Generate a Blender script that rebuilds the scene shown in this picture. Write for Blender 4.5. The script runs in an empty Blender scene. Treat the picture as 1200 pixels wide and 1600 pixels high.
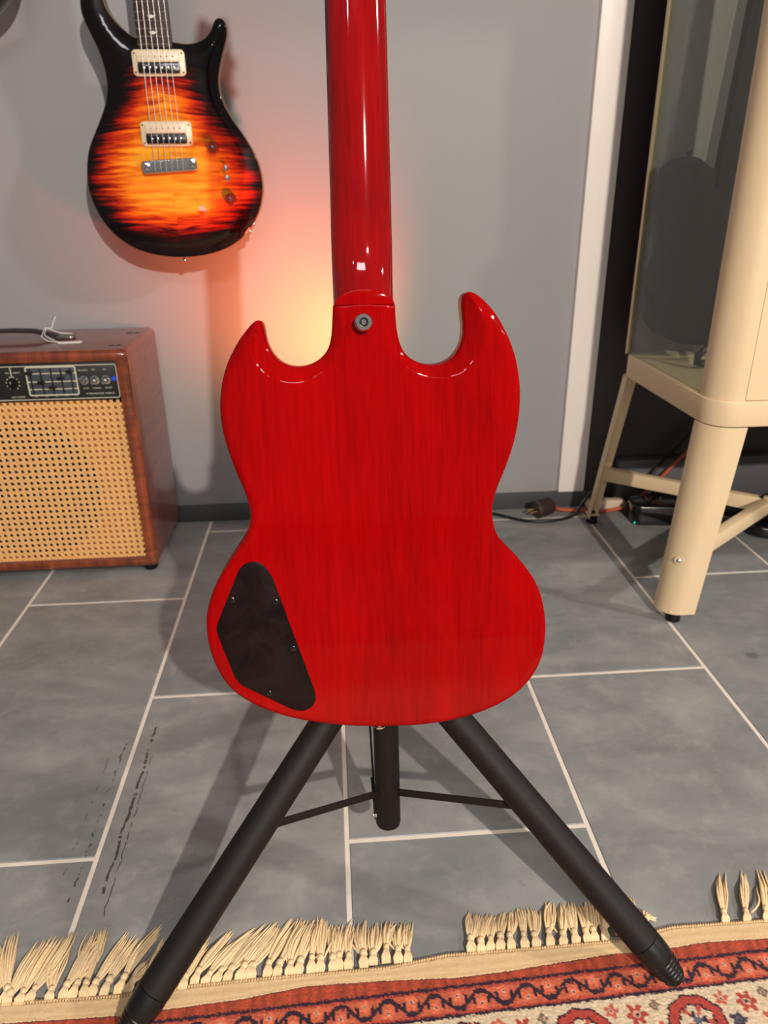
import bpy, bmesh, math, random
import numpy as np
from mathutils import Vector, Matrix, noise
from mathutils.geometry import delaunay_2d_cdt

SC = bpy.context.scene
COL = SC.collection
PI = math.pi
random.seed(7)
rs = np.random.RandomState(7)

# ------------------------------------------------------------------ camera
cam_d = bpy.data.cameras.new('camera')
cam = bpy.data.objects.new('camera', cam_d)
COL.objects.link(cam)
Rv = Vector((0.99726, -0.07301, -0.01174)); Uv = Vector((0.04011, 0.40074, 0.91531)); Fv = Vector((0.06213, 0.91328, -0.40258))
cam.matrix_world = Matrix(((Rv.x, Uv.x, -Fv.x, 0), (Rv.y, Uv.y, -Fv.y, 0), (Rv.z, Uv.z, -Fv.z, 0.75), (0, 0, 0, 1)))
cam_d.sensor_fit = 'HORIZONTAL'; cam_d.sensor_width = 36.0
cam_d.lens = 36.0 * 1150 / 1200
cam_d.clip_start = 0.02
cam_d.dof.use_dof = True; cam_d.dof.focus_distance = 0.70; cam_d.dof.aperture_fstop = 12.0
SC.camera = cam

# ------------------------------------------------------------------ world, lights, exposure
w = bpy.data.worlds.new('world'); SC.world = w; w.use_nodes = True
w.node_tree.nodes['Background'].inputs[0].default_value = (1.0, 0.97, 0.95, 1)
w.node_tree.nodes['Background'].inputs[1].default_value = 0.17
SC.view_settings.view_transform = 'Standard'; SC.view_settings.look = 'None'
SC.view_settings.gamma = 1.0; SC.view_settings.exposure = 0.12; SC.view_settings.use_curve_mapping = False

def lamp(name, kind, loc, energy, color, size=0.05, target=None, **kw):
    d = bpy.data.lights.new(name, kind); d.energy = energy; d.color = color
    if kind == 'AREA':
        d.shape = 'RECTANGLE'; d.size = size[0]; d.size_y = size[1]
    else:
        d.shadow_soft_size = size
    for k, v in kw.items(): setattr(d, k, v)
    o = bpy.data.objects.new(name, d); COL.objects.link(o); o.location = loc
    if target is not None:
        o.rotation_euler = (Vector(target) - Vector(loc)).to_track_quat('-Z', 'Y').to_euler()
    return o
lamp('track_spot', 'SPOT', (0.73, -1.75, 1.86), 350, (1.0, 0.905, 0.82), 0.026, (0.0, 1.15, 0.42), spot_size=0.96, spot_blend=0.30)
lamp('track_spot', 'POINT', (3.0, -0.2, 2.3), 190, (1.0, 0.94, 0.90), 0.09)
lamp('track_spot', 'POINT', (-1.1, -1.6, 2.4), 10, (1.0, 0.95, 0.92), 0.05)
lamp('bounce_fill', 'AREA', (-0.1, -1.5, 2.45), 26, (0.98, 0.95, 1.0), (0.9, 0.5), (-0.1, -1.5, 0))  # added soft fill standing in for bounced track light; gives the neck highlight
lamp('amber_glow', 'SPOT', (0.030, 1.47, 0.415), 6.5, (1.0, 0.47, 0.10), 0.03, (-0.06, 1.70, 0.47), spot_size=2.1, spot_blend=1.0)
lamp('red_glow', 'SPOT', (0.03, 1.28, 0.44), 17.0, (1.0, 0.07, 0.03), 0.03, (-0.12, 1.70, 0.62), spot_size=1.5, spot_blend=1.0)

# ------------------------------------------------------------------ material helpers
def sl(c):
    return tuple(((x / 255) / 12.92 if x / 255 <= 0.04045 else (((x / 255) + 0.055) / 1.055) ** 2.4) for x in c) + (1,)
class NT:
    def __init__(s, name):
        s.m = bpy.data.materials.new(name); s.m.use_nodes = True
        s.t = s.m.node_tree; s.b = s.t.nodes['Principled BSDF']
    def n(s, typ, **kw):
        nd = s.t.nodes.new(typ)
        for k, v in kw.items():
            if k.startswith('i_'):
                key = k[2:]; key = int(key) if key.isdigit() else key.replace('_', ' ')
                s.set(nd.inputs[key], v)
            else: setattr(nd, k, v)
        return nd
    def set(s, sock, v):
        if isinstance(v, bpy.types.NodeSocket): s.t.links.new(v, sock)
        else: sock.default_value = v
    def p(s, **kw):
        for k, v in kw.items(): s.set(s.b.inputs[k.replace('_', ' ')], v)
    def math(s, op, a, b=0.0, c=0.0, clamp=False):
        nd = s.n('ShaderNodeMath', operation=op, use_clamp=clamp)
        s.set(nd.inputs[0], a); s.set(nd.inputs[1], b); s.set(nd.inputs[2], c)
        return nd.outputs[0]
    def mix(s, f, a, b, blend='MIX'):
        nd = s.n('ShaderNodeMix', data_type='RGBA', blend_type=blend)
        s.set(nd.inputs[0], f); s.set(nd.inputs[6], a); s.set(nd.inputs[7], b)
        return nd.outputs[2]
    def ramp(s, f, stops, interp='LINEAR'):
        nd = s.n('ShaderNodeValToRGB'); nd.color_ramp.interpolation = interp
        e = nd.color_ramp.elements
        while len(e) < len(stops): e.new(0.5)
        for i, (pos, c) in enumerate(stops):
            e[i].position = pos; e[i].color = c if len(c) == 4 else (*c, 1)
        s.set(nd.inputs[0], f)
        return nd.outputs[0]
    def co(s, kind='Object', scale=(1, 1, 1)):
        if kind == 'Position': o = s.n('ShaderNodeNewGeometry').outputs['Position']
        else: o = s.n('ShaderNodeTexCoord').outputs[kind]
        mp = s.n('ShaderNodeMapping'); s.set(mp.inputs[0], o); mp.inputs['Scale'].default_value = scale
        return mp.outputs[0]
    def noise(s, vec, scale, detail=4, rough=0.55, dist=0.0):
        nd = s.n('ShaderNodeTexNoise'); s.set(nd.inputs['Vector'], vec)
        nd.inputs['Scale'].default_value = scale; nd.inputs['Detail'].default_value = detail
        nd.inputs['Roughness'].default_value = rough; nd.inputs['Distortion'].default_value = dist
        return nd.outputs[0]
    def bump(s, h, strength=0.3, dist=0.001):
        nd = s.n('ShaderNodeBump'); s.set(nd.inputs['Height'], h)
        nd.inputs['Strength'].default_value = strength; nd.inputs['Distance'].default_value = dist
        s.t.links.new(nd.outputs[0], s.b.inputs['Normal'])

def simple(name, rgb, rough=0.5, metal=0.0, coat=0.0, nscale=40, nvar=0.12, bump=0.0, coord='Object', spec=None):
    k = NT(name); c = sl(rgb)
    f = k.noise(k.co(coord), nscale, 5, 0.6)
    lo = tuple(x * (1 - nvar) for x in c[:3]) + (1,); hi = tuple(min(1, x * (1 + nvar)) for x in c[:3]) + (1,)
    k.p(Base_Color=k.mix(f, lo, hi), Roughness=rough, Metallic=metal, Coat_Weight=coat, Coat_Roughness=0.04)
    if spec is not None: k.p(Specular_IOR_Level=spec)
    if bump: k.bump(k.noise(k.co(coord), nscale * 3, 4), bump, 0.001)
    return k.m

def m_cherry(name, hi=(0.33, 0.0005, 0.0009), lo=(0.16, 0.0003, 0.0006), coat=0.32):
    k = NT(name)
    g = k.noise(k.co('Object', (260, 14, 40)), 1.0, 6, 0.7)           # fine pores along the length
    b = k.noise(k.co('Object', (24, 2.2, 8)), 1.0, 4, 0.55, 0.6)      # broad ribbon figure
    d = k.noise(k.co('Object', (9, 5, 5)), 1.0, 3, 0.5, 1.2)
    f = k.math('ADD', k.math('MULTIPLY', g, 0.45), k.math('ADD', k.math('MULTIPLY', b, 0.35), k.math('MULTIPLY', d, 0.3)))
    mid = tuple((a + c) / 2 for a, c in zip(hi, lo))
    col = k.ramp(f, [(0.36, lo), (0.5, mid), (0.66, hi)])
    pores = k.noise(k.co('Object', (900, 26, 80)), 1.0, 3, 0.6)
    pf = k.ramp(pores, [(0.60, (0, 0, 0)), (0.74, (1, 1, 1))])
    col = k.mix(k.math('MULTIPLY', pf, 0.35), col, (lo[0] * 0.45, lo[1], lo[2], 1))
    k.p(Base_Color=col, Roughness=0.42, Coat_Weight=coat, Coat_Roughness=0.045, Coat_IOR=1.5, Specular_IOR_Level=0.0)
    return k.m

def m_walnut(name, a=(60, 20, 10), b=(125, 52, 22), axis='x', coat=1.0, rough=0.35):
    k = NT(name)
    s1 = {'x': (6, 60, 60), 'z': (60, 60, 5), 'y': (60, 5, 60)}[axis]
    s2 = {'x': (55, 4, 4), 'z': (4, 4, 55), 'y': (4, 55, 4)}[axis]
    g = k.noise(k.co('Object', s1), 1.0, 6, 0.65, 0.8)
    fl = k.noise(k.co('Object', s2), 1.0, 3, 0.5, 0.4)                # cross figure
    f = k.math('ADD', k.math('MULTIPLY', g, 0.55), k.math('MULTIPLY', fl, 0.5))
    k.p(Base_Color=k.ramp(f, [(0.38, sl(a)), (0.66, sl(b))]), Roughness=rough, Coat_Weight=coat, Coat_Roughness=0.06)
    return k.m

M = {}
M['black_matte'] = simple('matte_black_metal', (24, 18, 17), 0.62, 0, 0, 60, 0.12, 0.05, spec=0.25)
M['black_gloss'] = simple('gloss_black_plastic', (14, 13, 13), 0.2, 0, 0.3)
M['rubber'] = simple('black_rubber', (15, 13, 13), 0.4, 0, 0, 120, 0.2, 0.1, spec=0.35)
M['chrome'] = simple('chrome', (225, 222, 218), 0.12, 1.0, 0, 30, 0.05)
M['steel'] = simple('brushed_steel', (150, 145, 140), 0.3, 1.0, 0, 60, 0.1)
M['cream'] = simple('cream_painted_steel', (219, 194, 154), 0.42, 0, 0.0, 25, 0.03, 0.02)
M['cherry'] = m_cherry('cherry_stained_mahogany')
M['cherry_neck'] = m_cherry('cherry_neck_mahogany', (0.29, 0.0006, 0.0015), (0.11, 0.0004, 0.0008), 0.9)
M['rosewood'] = simple('rosewood', (48, 28, 22), 0.5, 0, 0, 200, 0.4)
M['ivory'] = simple('ivory_plastic', (214, 198, 165), 0.35, 0, 0, 50, 0.05)
M['panel_black'] = simple('black_control_panel', (26, 26, 24), 0.45, 0, 0, 90, 0.1)
M['print_cream'] = simple('cream_print', (205, 200, 175), 0.6, 0, 0, 90, 0.05)
M['white_tag'] = simple('white_card', (235, 228, 222), 0.6, 0, 0, 60, 0.04)

def m_coverplate():
    k = NT('black_laminate')
    f = k.noise(k.co('Object', (14, 14, 14)), 1.0, 6, 0.7, 1.5)
    k.p(Base_Color=k.ramp(f, [(0.35, sl((14, 6, 6))), (0.7, sl((34, 22, 21)))]), Specular_IOR_Level=0.14, Roughness=k.math('ADD', k.math('MULTIPLY', f, 0.25), 0.2))
    k.bump(k.noise(k.co('Object', (30, 30, 30)), 1.0, 3), 0.08, 0.001)
    return k.m
M['cover'] = m_coverplate()

def m_wall():
    k = NT('grey_wall_paint')
    f = k.noise(k.co('Position'), 2.5, 4, 0.6)
    k.p(Base_Color=k.mix(f, sl((144, 141, 142)), sl((151, 147, 146))), Roughness=0.6)
    k.bump(k.noise(k.co('Position'), 260, 4, 0.6), 0.25, 0.001)
    return k.m
M['wall'] = m_wall()

def m_tile():
    k = NT('slate_grey_tile')
    pos = k.co('Position')
    oi = k.n('ShaderNodeObjectInfo').outputs['Random']
    off = k.n('ShaderNodeCombineXYZ'); k.set(off.inputs[0], k.math('MULTIPLY', oi, 17.0)); k.set(off.inputs[1], k.math('MULTIPLY', oi, 31.0))
    va = k.n('ShaderNodeVectorMath', operation='ADD'); k.set(va.inputs[0], pos); k.set(va.inputs[1], off.outputs[0])
    v = va.outputs[0]
    mp = k.n('ShaderNodeMapping'); k.set(mp.inputs[0], v); mp.inputs['Scale'].default_value = (1.0, 2.2, 1.0)
    f1 = k.noise(mp.outputs[0], 5.0, 7, 0.62, 0.5)
    f2 = k.noise(v, 28.0, 5, 0.65, 0.3)
    base = k.ramp(f1, [(0.30, sl((112, 113, 111))), (0.5, sl((128, 128, 126))), (0.72, sl((148, 146, 142)))])
    base = k.mix(k.math('MULTIPLY', k.ramp(f2, [(0.5, (0, 0, 0)), (0.78, (1, 1, 1))]), 0.45), base, sl((164, 160, 154)))
    base = k.mix(k.math('MULTIPLY', k.ramp(k.noise(v, 60, 3, 0.5), [(0.68, (0, 0, 0)), (0.8, (1, 1, 1))]), 0.35), base, sl((88, 87, 84)))
    base = k.mix(1.0, base, k.ramp(oi, [(0.0, (0.9, 0.92, 0.93)), (1.0, (1.06, 1.04, 1.03))]), 'MULTIPLY')
    # dark scuffs along one joint near the left leg of the stand, and one dried drop stain
    sx = k.n('ShaderNodeSeparateXYZ'); k.set(sx.inputs[0], pos); X, Y = sx.outputs[0], sx.outputs[1]
    tot = None
    for x0, y0, y1, wd, th, sd in ((-0.291, 0.63, 0.93, 0.0035, 0.47, 1.0), (-0.283, 0.60, 0.86, 0.0012, 0.45, 5.0), (-0.328, 0.62, 0.90, 0.0022, 0.52, 9.0), (-0.345, 0.66, 0.86, 0.0008, 0.5, 3.0)):
        wob = k.math('MULTIPLY', k.math('SUBTRACT', k.noise(k.co('Position', (1, 9, 1)), 2.0 + sd, 2), 0.5), 0.010)
        dx = k.math('ABSOLUTE', k.math('SUBTRACT', X, k.math('ADD', wob, x0)))
        band = k.math('LESS_THAN', dx, k.math('MULTIPLY', k.noise(k.co('Position', (1, 70, 1)), 1.0 + sd, 2), wd))
        rng = k.math('MULTIPLY', k.math('GREATER_THAN', Y, y0), k.math('LESS_THAN', Y, y1))
        br = k.math('GREATER_THAN', k.noise(k.co('Position', (30, 45, 1)), 1.0 + sd * 0.1, 4, 0.7), th)
        t = k.math('MULTIPLY', k.math('MULTIPLY', band, rng), br)
        tot = t if tot is None else k.math('MAXIMUM', tot, t)
    base = k.mix(k.math('MULTIPLY', tot, 0.85), base, sl((48, 40, 32)))
    dd = k.n('ShaderNodeVectorMath', operation='DISTANCE'); k.set(dd.inputs[0], pos); dd.inputs[1].default_value = (0.707, 1.021, 0.0)
    st = k.math('LESS_THAN', dd.outputs['Value'], 0.010)
    base = k.mix(k.math('MULTIPLY', st, 0.35), base, sl((70, 62, 45)))
    k.p(Base_Color=base, Roughness=k.math('ADD', k.math('MULTIPLY', f2, 0.2), 0.36), Specular_IOR_Level=0.35)
    k.bump(k.math('ADD', f2, k.noise(v, 180, 3, 0.5)), 0.18, 0.001)
    return k.m
M['tile'] = m_tile()
M['grout'] = simple('beige_grout', (216, 204, 188), 0.85, 0, 0, 60, 0.12, 0.15, 'Position')
M['base_tile'] = simple('dark_grey_skirting', (70, 70, 70), 0.45, 0, 0, 30, 0.12, 0.05, 'Position')
M['white_paint'] = simple('white_gloss_paint', (236, 226, 216), 0.4, 0, 0, 20, 0.02, 0.03, 'Position')
M['black_wall'] = simple('black_wall_paint', (56, 47, 47), 0.5, 0, 0, 30, 0.1, 0.05, 'Position')
M['grey_strip'] = simple('charcoal_strip', (84, 82, 86), 0.55, 0, 0, 30, 0.1, 0.05, 'Position')

# ------------------------------------------------------------------ mesh helpers
class MB:
    def __init__(s): s.v = []; s.f = []
    def add(s, vs, fs):
        o = len(s.v); s.v += [tuple(x) for x in vs]; s.f += [tuple(i + o for i in f) for f in fs]; return s
    def box(s, x0, x1, y0, y1, z0, z1):
        return s.add([(x0, y0, z0), (x1, y0, z0), (x1, y1, z0), (x0, y1, z0), (x0, y0, z1), (x1, y0, z1), (x1, y1, z1), (x0, y1, z1)],
                     [(0, 3, 2, 1), (4, 5, 6, 7), (0, 1, 5, 4), (1, 2, 6, 5), (2, 3, 7, 6), (3, 0, 4, 7)])
    def tube(s, path, r, n=10, cap=True):
        P = [Vector(p) for p in path]; rr = r if isinstance(r, (list, tuple)) else [r] * len(P)
        t0 = (P[1] - P[0]).normalized(); a = t0.orthogonal().normalized()
        vs = []; fs = []
        for i, p in enumerate(P):
            t = (P[min(i + 1, len(P) - 1)] - P[max(i - 1, 0)]).normalized()
            a = (a - t * a.dot(t)).normalized(); b = t.cross(a)
            for k in range(n):
                an = 2 * PI * k / n; vs.append(p + (a * math.cos(an) + b * math.sin(an)) * rr[i])
        for i in range(len(P) - 1):
            for k in range(n):
                k2 = (k + 1) % n; fs.append((i * n + k, i * n + k2, (i + 1) * n + k2, (i + 1) * n + k))
        if cap:
            fs.append(tuple(range(n))[::-1]); fs.append(tuple((len(P) - 1) * n + k for k in range(n)))
        return s.add(vs, fs)
    def lathe(s, o, axis, prof, n=20):
        """prof: list of (distance along axis, radius)"""
        o = Vector(o); t = Vector(axis).normalized(); a = t.orthogonal().normalized(); b = t.cross(a)
        vs = []; fs = []
        for h, r in prof:
            for k in range(n):
                an = 2 * PI * k / n; vs.append(o + t * h + (a * math.cos(an) + b * math.sin(an)) * max(r, 1e-5))
        for i in range(len(prof) - 1):
            for k in range(n):
                k2 = (k + 1) % n; fs.append((i * n + k, i * n + k2, (i + 1) * n + k2, (i + 1) * n + k))
        fs.append(tuple(range(n))[::-1]); fs.append(tuple((len(prof) - 1) * n + k for k in range(n)))
        return s.add(vs, fs)
    def prism(s, pts, z0, z1, plane='xy'):
        """outline in a plane, extruded along the third axis"""
        def P(a, b, c): return {'xy': (a, b, c), 'xz': (a, c, b), 'yz': (c, a, b)}[plane]
        n = len(pts)
        vs = [P(x, y, z0) for x, y in pts] + [P(x, y, z1) for x, y in pts]
        fs = [tuple(range(n))[::-1], tuple(range(n, 2 * n))] + [(i, (i + 1) % n, (i + 1) % n + n, i + n) for i in range(n)]
        return s.add(vs, fs)
    def mesh(s, name, m, bevel=0, seg=2, smooth=True, angle=35):
        me = bpy.data.meshes.new(name); me.from_pydata(s.v, [], s.f)
        bm = bmesh.new(); bm.from_mesh(me)
        bmesh.ops.recalc_face_normals(bm, faces=bm.faces)
        if bevel:
            ed = [e for e in bm.edges if len(e.link_faces) == 2 and e.calc_face_angle(0) > math.radians(30)]
            bmesh.ops.bevel(bm, geom=ed, offset=bevel, segments=seg, profile=0.5, affect='EDGES', clamp_overlap=True)
        for f in bm.faces: f.smooth = smooth
        if smooth:
            for e in bm.edges:
                if len(e.link_faces) == 2 and e.calc_face_angle(0) > math.radians(angle): e.smooth = False
        bm.to_mesh(me); bm.free()
        if m: me.materials.append(m)
        return me
    def build(s, name, m, parent=None, **kw):
        return link(name, s.mesh(name, m, **kw), parent)
def link(name, data, parent=None):
    o = bpy.data.objects.new(name, data); COL.objects.link(o)
    if parent is not None: o.parent = parent
    return o
def thing(name, label, cat, loc=(0, 0, 0), rot=(0, 0, 0), group=None):
    o = link(name, None); o.location = loc; o.rotation_euler = rot
    return tag(o, label, cat, group)
def tag(o, label, cat, group=None):
    o['label'] = label; o['category'] = cat
    if group: o['group'] = group
    return o
def struct(o, kind='structure'):
    o['kind'] = kind; return o
def rrect(cx, cy, w, h, r, n=5, rot=0.0):
    pts = []
    for qx, qy, a0 in ((1, 1, 0), (-1, 1, PI / 2), (-1, -1, PI), (1, -1, 1.5 * PI)):
        for k in range(n + 1):
            a = a0 + PI / 2 * k / n
            pts.append((qx * (w / 2 - r) + r * math.cos(a), qy * (h / 2 - r) + r * math.sin(a)))
    c, s_ = math.cos(rot), math.sin(rot)
    return [(cx + x * c - y * s_, cy + x * s_ + y * c) for x, y in pts]
def catmull(pts, n=6, closed=True):
    P = [np.array(p, float) for p in pts]; N = len(P); out = []
    rng = range(N) if closed else range(N - 1)
    for i in rng:
        if closed: a, b, c, d = P[i - 1], P[i], P[(i + 1) % N], P[(i + 2) % N]
        else: a, b, c, d = P[max(i - 1, 0)], P[i], P[i + 1], P[min(i + 2, N - 1)]
        for k in range(n):
            t = k / n
            out.append(0.5 * ((2 * b) + (-a + c) * t + (2 * a - 5 * b + 4 * c - d) * t * t + (-a + 3 * b - 3 * c + d) * t ** 3))
    if not closed: out.append(P[-1])
    return np.array(out)
def resample(P, step, closed):
    Q = np.vstack([P, P[:1]]) if closed else P
    d = np.r_[0, np.cumsum(np.linalg.norm(np.diff(Q, axis=0), axis=1))]
    n = max(3, int(round(d[-1] / step)))
    t = np.linspace(0, d[-1], n + 1)
    R = np.c_[np.interp(t, d, Q[:, 0]), np.interp(t, d, Q[:, 1])]
    return R[:-1] if closed else R
def soften(P, it, closed):
    P = P.copy()
    for _ in range(it):
        if closed: P = 0.5 * P + 0.25 * (np.roll(P, 1, 0) + np.roll(P, -1, 0))
        else: P[1:-1] = 0.5 * P[1:-1] + 0.25 * (P[:-2] + P[2:])
    return P
def inside(P, Q):
    """points Q inside polygon P (vectorised)"""
    x, y = Q[:, 0], Q[:, 1]; r = np.zeros(len(Q), bool)
    for (x0, y0), (x1, y1) in zip(P, np.roll(P, -1, 0)):
        c = ((y0 > y) != (y1 > y))
        with np.errstate(divide='ignore', invalid='ignore'):
            r ^= c & (x < (x1 - x0) * (y - y0) / (y1 - y0 + 1e-15) + x0)
    return r
def dist_to(P, Q):
    """distance of each Q to outline P and index of nearest outline vertex"""
    D = np.full(len(Q), 1e9); I = np.zeros(len(Q), int)
    A = P; B = np.roll(P, -1, 0)
    for i in range(len(P)):
        ab = B[i] - A[i]; L = ab @ ab + 1e-18
        t = np.clip(((Q - A[i]) @ ab) / L, 0, 1)
        d = np.hypot(Q[:, 0] - A[i, 0] - t * ab[0], Q[:, 1] - A[i, 1] - t * ab[1])
        m = d < D; D[m] = d[m]; I[m] = i
    return D, I
def relief_body(name, P, zfun, thick, step, rings, m, parent, edge_attr=False, back_r=0.003):
    """closed slab: outline P (metres), relief side z=zfun(dist, index, points), flat far side z=-thick with a rounded edge"""
    n = len(P)
    lo, hi = P.min(0), P.max(0)
    gx, gy = np.meshgrid(np.arange(lo[0], hi[0], step), np.arange(lo[1], hi[1], step))
    G = np.c_[gx.ravel(), gy.ravel()]; G += rs.uniform(-step * 0.06, step * 0.06, G.shape)
    G = G[inside(P, G)]; d, _ = dist_to(P, G); G = G[d > max(rings) + step * 0.45] if rings else G
    t = np.roll(P, -1, 0) - np.roll(P, 1, 0); t /= np.linalg.norm(t, axis=1)[:, None] + 1e-12
    area = 0.5 * np.sum(P[:, 0] * np.roll(P[:, 1], -1) - np.roll(P[:, 0], -1) * P[:, 1])
    nrm = np.c_[-t[:, 1], t[:, 0]] * (1 if area > 0 else -1)
    parts = [P]
    for r in rings:
        Q = P + nrm * r; ok = inside(P, Q); Q = Q[ok]; dd, _ = dist_to(P, Q); parts.append(Q[dd > r * 0.985])
    parts.append(G)
    A = np.vstack(parts)
    res = delaunay_2d_cdt([Vector(p) for p in A], [(i, (i + 1) % n) for i in range(n)], [], 1, 1e-7)
    V2 = np.array([(v.x, v.y) for v in res[0]]); F = [tuple(f) for f in res[2]]
    D, I = dist_to(P, V2)
    orig = res[3]
    bd = {}
    for i, o in enumerate(orig):
        for k in o:
            if k < n: bd[k] = i
    Z = zfun(D, I, V2)
    vs = [(float(a), float(b), float(c)) for (a, b), c in zip(V2, Z)]
    fs = list(F); o = len(vs)
    prev = [bd[i] for i in range(n)]
    zl = [(-thick + back_r, 0.0)] + [(-thick + back_r - back_r * math.sin(a), back_r * (1 - math.cos(a))) for a in (PI / 6, PI / 3, PI / 2)]
    for zz, off in zl:
        Q = P + nrm * off; cur = list(range(len(vs), len(vs) + n))
        vs += [(float(a), float(b), zz) for a, b in Q]
        fs += [(prev[i], cur[i], cur[(i + 1) % n], prev[(i + 1) % n]) for i in range(n)]
        prev = cur
    fs.append(tuple(prev))
    me = bpy.data.meshes.new(name); me.from_pydata(vs, [], fs)
    bm = bmesh.new(); bm.from_mesh(me); bmesh.ops.recalc_face_normals(bm, faces=bm.faces)
    for f in bm.faces: f.smooth = len(f.verts) < 6
    for e in bm.edges:
        if len(e.link_faces) == 2 and e.calc_face_angle(0) > math.radians(50): e.smooth = False
    bm.to_mesh(me); bm.free()
    if edge_attr:
        at = me.attributes.new('edge', 'FLOAT', 'POINT')
        vals = np.zeros(len(vs), np.float32); vals[:len(D)] = D
        at.data.foreach_set('value', vals)
    me.materials.append(m)
    return link(name, me, parent)
def text(name, body, size, m, parent, mat, depth=0.0001, align='CENTER'):
    cu = bpy.data.curves.new(name, 'FONT'); cu.body = body; cu.size = size; cu.extrude = depth
    cu.align_x = align; cu.align_y = 'CENTER'; cu.resolution_u = 2
    o = bpy.data.objects.new('tmp', cu); COL.objects.link(o)
    bpy.context.view_layer.update()
    me = bpy.data.meshes.new_from_object(o.evaluated_get(bpy.context.evaluated_depsgraph_get()))
    bpy.data.objects.remove(o); bpy.data.curves.remove(cu)
    me.materials.clear(); me.materials.append(m)
    q = link(name, me, parent); q.matrix_local = mat
    return q

# ------------------------------------------------------------------ the room
floor = struct(MB().box(-2.0, 2.6, -5.7, 1.70, -0.03, -0.0012).build('floor', M['grout'], smooth=False))
X0, TW, TL, GR = -0.3136, 0.30817, 0.63035, 0.0058
tile_cache = {}
def tile_mesh(wd, ln):
    key = (round(wd, 3), round(ln, 3))
    if key not in tile_cache:
        b = 0.0012; x, y = wd / 2, ln / 2; mb = MB()
        lv = [(x, y, -0.006), (x, y, -b), (x - b, y - b, 0.0)]
        vs = [];
        for a, c, z in lv: vs += [(-a, -c, z), (a, -c, z), (a, c, z), (-a, c, z)]
        fs = [(i + k, i + (k + 1) % 4, i + 4 + (k + 1) % 4, i + 4 + k) for i in (0, 4) for k in range(4)] + [(8, 9, 10, 11)]
        tile_cache[key] = mb.add(vs, fs).mesh('tile', M['tile'], smooth=False)
    return tile_cache[key]
for j in range(-5, 9):
    xa, xb = X0 + j * TW + GR / 2, X0 + (j + 1) * TW - GR / 2
    y = (1.312 if j % 2 else 1.626) + TL
    while y > -5.0:
        ya, yb = y - TL + GR / 2, min(y - GR / 2, 1.689)
        if yb - ya > 0.01:
            o = link('tile', tile_mesh(xb - xa, yb - ya), floor); o.location = ((xa + xb) / 2, (ya + yb) / 2, 0)
        y -= TL
wall_back = struct(MB().box(-2.0, 0.556, 1.70, 1.80, -0.03, 2.7).build('wall_back', M['wall'], smooth=False))
wall_right = struct(MB().box(0.622, 2.6, 1.70, 1.80, -0.03, 2.7).build('wall_right', M['black_wall'], smooth=False))
struct(MB().box(0.556, 0.622, 1.686, 1.80, 0.042, 2.7).build('trim_1', M['white_paint'], bevel=0.002))
struct(MB().box(-2.0, 0.640, 1.689, 1.7005, -0.002, 0.041).build('baseboard_back', M['base_tile'], bevel=0.0015))
struct(MB().box(0.70, 2.6, 1.672, 1.7005, -0.002, 0.125).build('wall_strip_right', M['grey_strip'], bevel=0.002))  # grey strip along the foot of the black wall

# ------------------------------------------------------------------ cherry guitar, seen from behind
SG = thing('electric_guitar', 'cherry red double-horned electric guitar seen from behind, hung on the black tripod stand', 'guitar', (0.0311, 0.5935, 0.2494), (math.radians(80), 0, 0))
out = [(-28.5,413.5),(-30.5,390.1),(-33.3,378.0),(-39.4,369.2),(-49.9,362.8),(-62.5,360.9),(-73.7,363.5),(-82.3,370.4),(-87.9,380.5),(-90.2,391.5),(-90.6,399.2),(-93.1,403.6),(-96.5,403.1),(-103.6,396.7),(-113.9,383.9),(-124.8,364.9),(-131.6,342.7),(-133.8,320.0),(-131.1,296.1),(-124.2,269.4),(-116.6,247.5),(-113.0,230.9),(-114.2,218.0),(-121.0,203.1),(-136.6,181.2),(-151.8,156.8),(-160.6,132.4),(-162.6,110.8),(-159.3,84.5),(-147.2,55.6),(-126.1,35.0),(-97.4,19.8),(-66.7,10.0),(-29.0,2.8),(14.3,-0.4),(52.8,-0.5),(94.3,6.2),(129.7,19.8),(153.1,38.3),(167.0,62.1),(171.8,89.5),(170.0,117.6),(162.2,143.3),(147.7,165.7),(133.0,181.8),(121.5,196.6),(116.6,213.9),(116.8,228.3),(120.9,243.7),(128.6,263.0),(136.2,286.9),(140.4,311.5),(141.1,334.6),(137.6,359.4),(130.2,381.1),(119.0,401.4),(106.4,416.0),(96.8,422.7),(91.6,423.6),(88.0,419.2),(87.8,409.3),(89.6,393.8),(88.3,379.9),(82.5,368.8),(74.3,362.3),(62.7,359.4),(49.9,361.0),(37.9,367.2),(31.7,375.7),(28.2,388.4),(26.9,401.3),(26.7,413.4)]
O = catmull(out, 8, closed=False); O = soften(resample(O / 1000, 0.0019, False), 7, False)
seam = np.c_[np.linspace(O[-1, 0], O[0, 0], 14)[1:-1], np.full(12, 0.4134)]
P = np.vstack([O, seam])
# bevel width and depth along the outline (mm at control points, blended by distance)
ctl = [(-31,385,6,3),(-45,366,11,6),(-62,361,15,8),(-78,367,17,9),(-88,381,17,9),(-91,396,13,8),(-97,402,9,6),(-112,386,7,4),(-128,356,6,3),(-134,320,6,3),(-125,270,6,3),(-113,230,6,3),(-140,176,5,2.6),(-162,111,4.5,2.6),(-147,56,4,2.4),(-97,20,4,2.4),(0,0,4,2.4),(94,6,4,2.4),(140,26,5,2.6),(166,60,7,3),(172,92,18,4),(166,135,30,6),(148,166,34,7.5),(128,188,30,7),(117,213,16,4),(120,240,7,3),(134,280,7,3),(141,325,8,3.5),(134,372,9,4),(115,407,9,5),(98,422,8,6),(89,419,10,8),(88,400,17,9),(89,385,19,9.5),(80,366,17,9),(66,360,11,7),(50,361,9,5),(34,371,7,4),(27,400,4,2),(0,413,0.6,0.4)]
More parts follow.
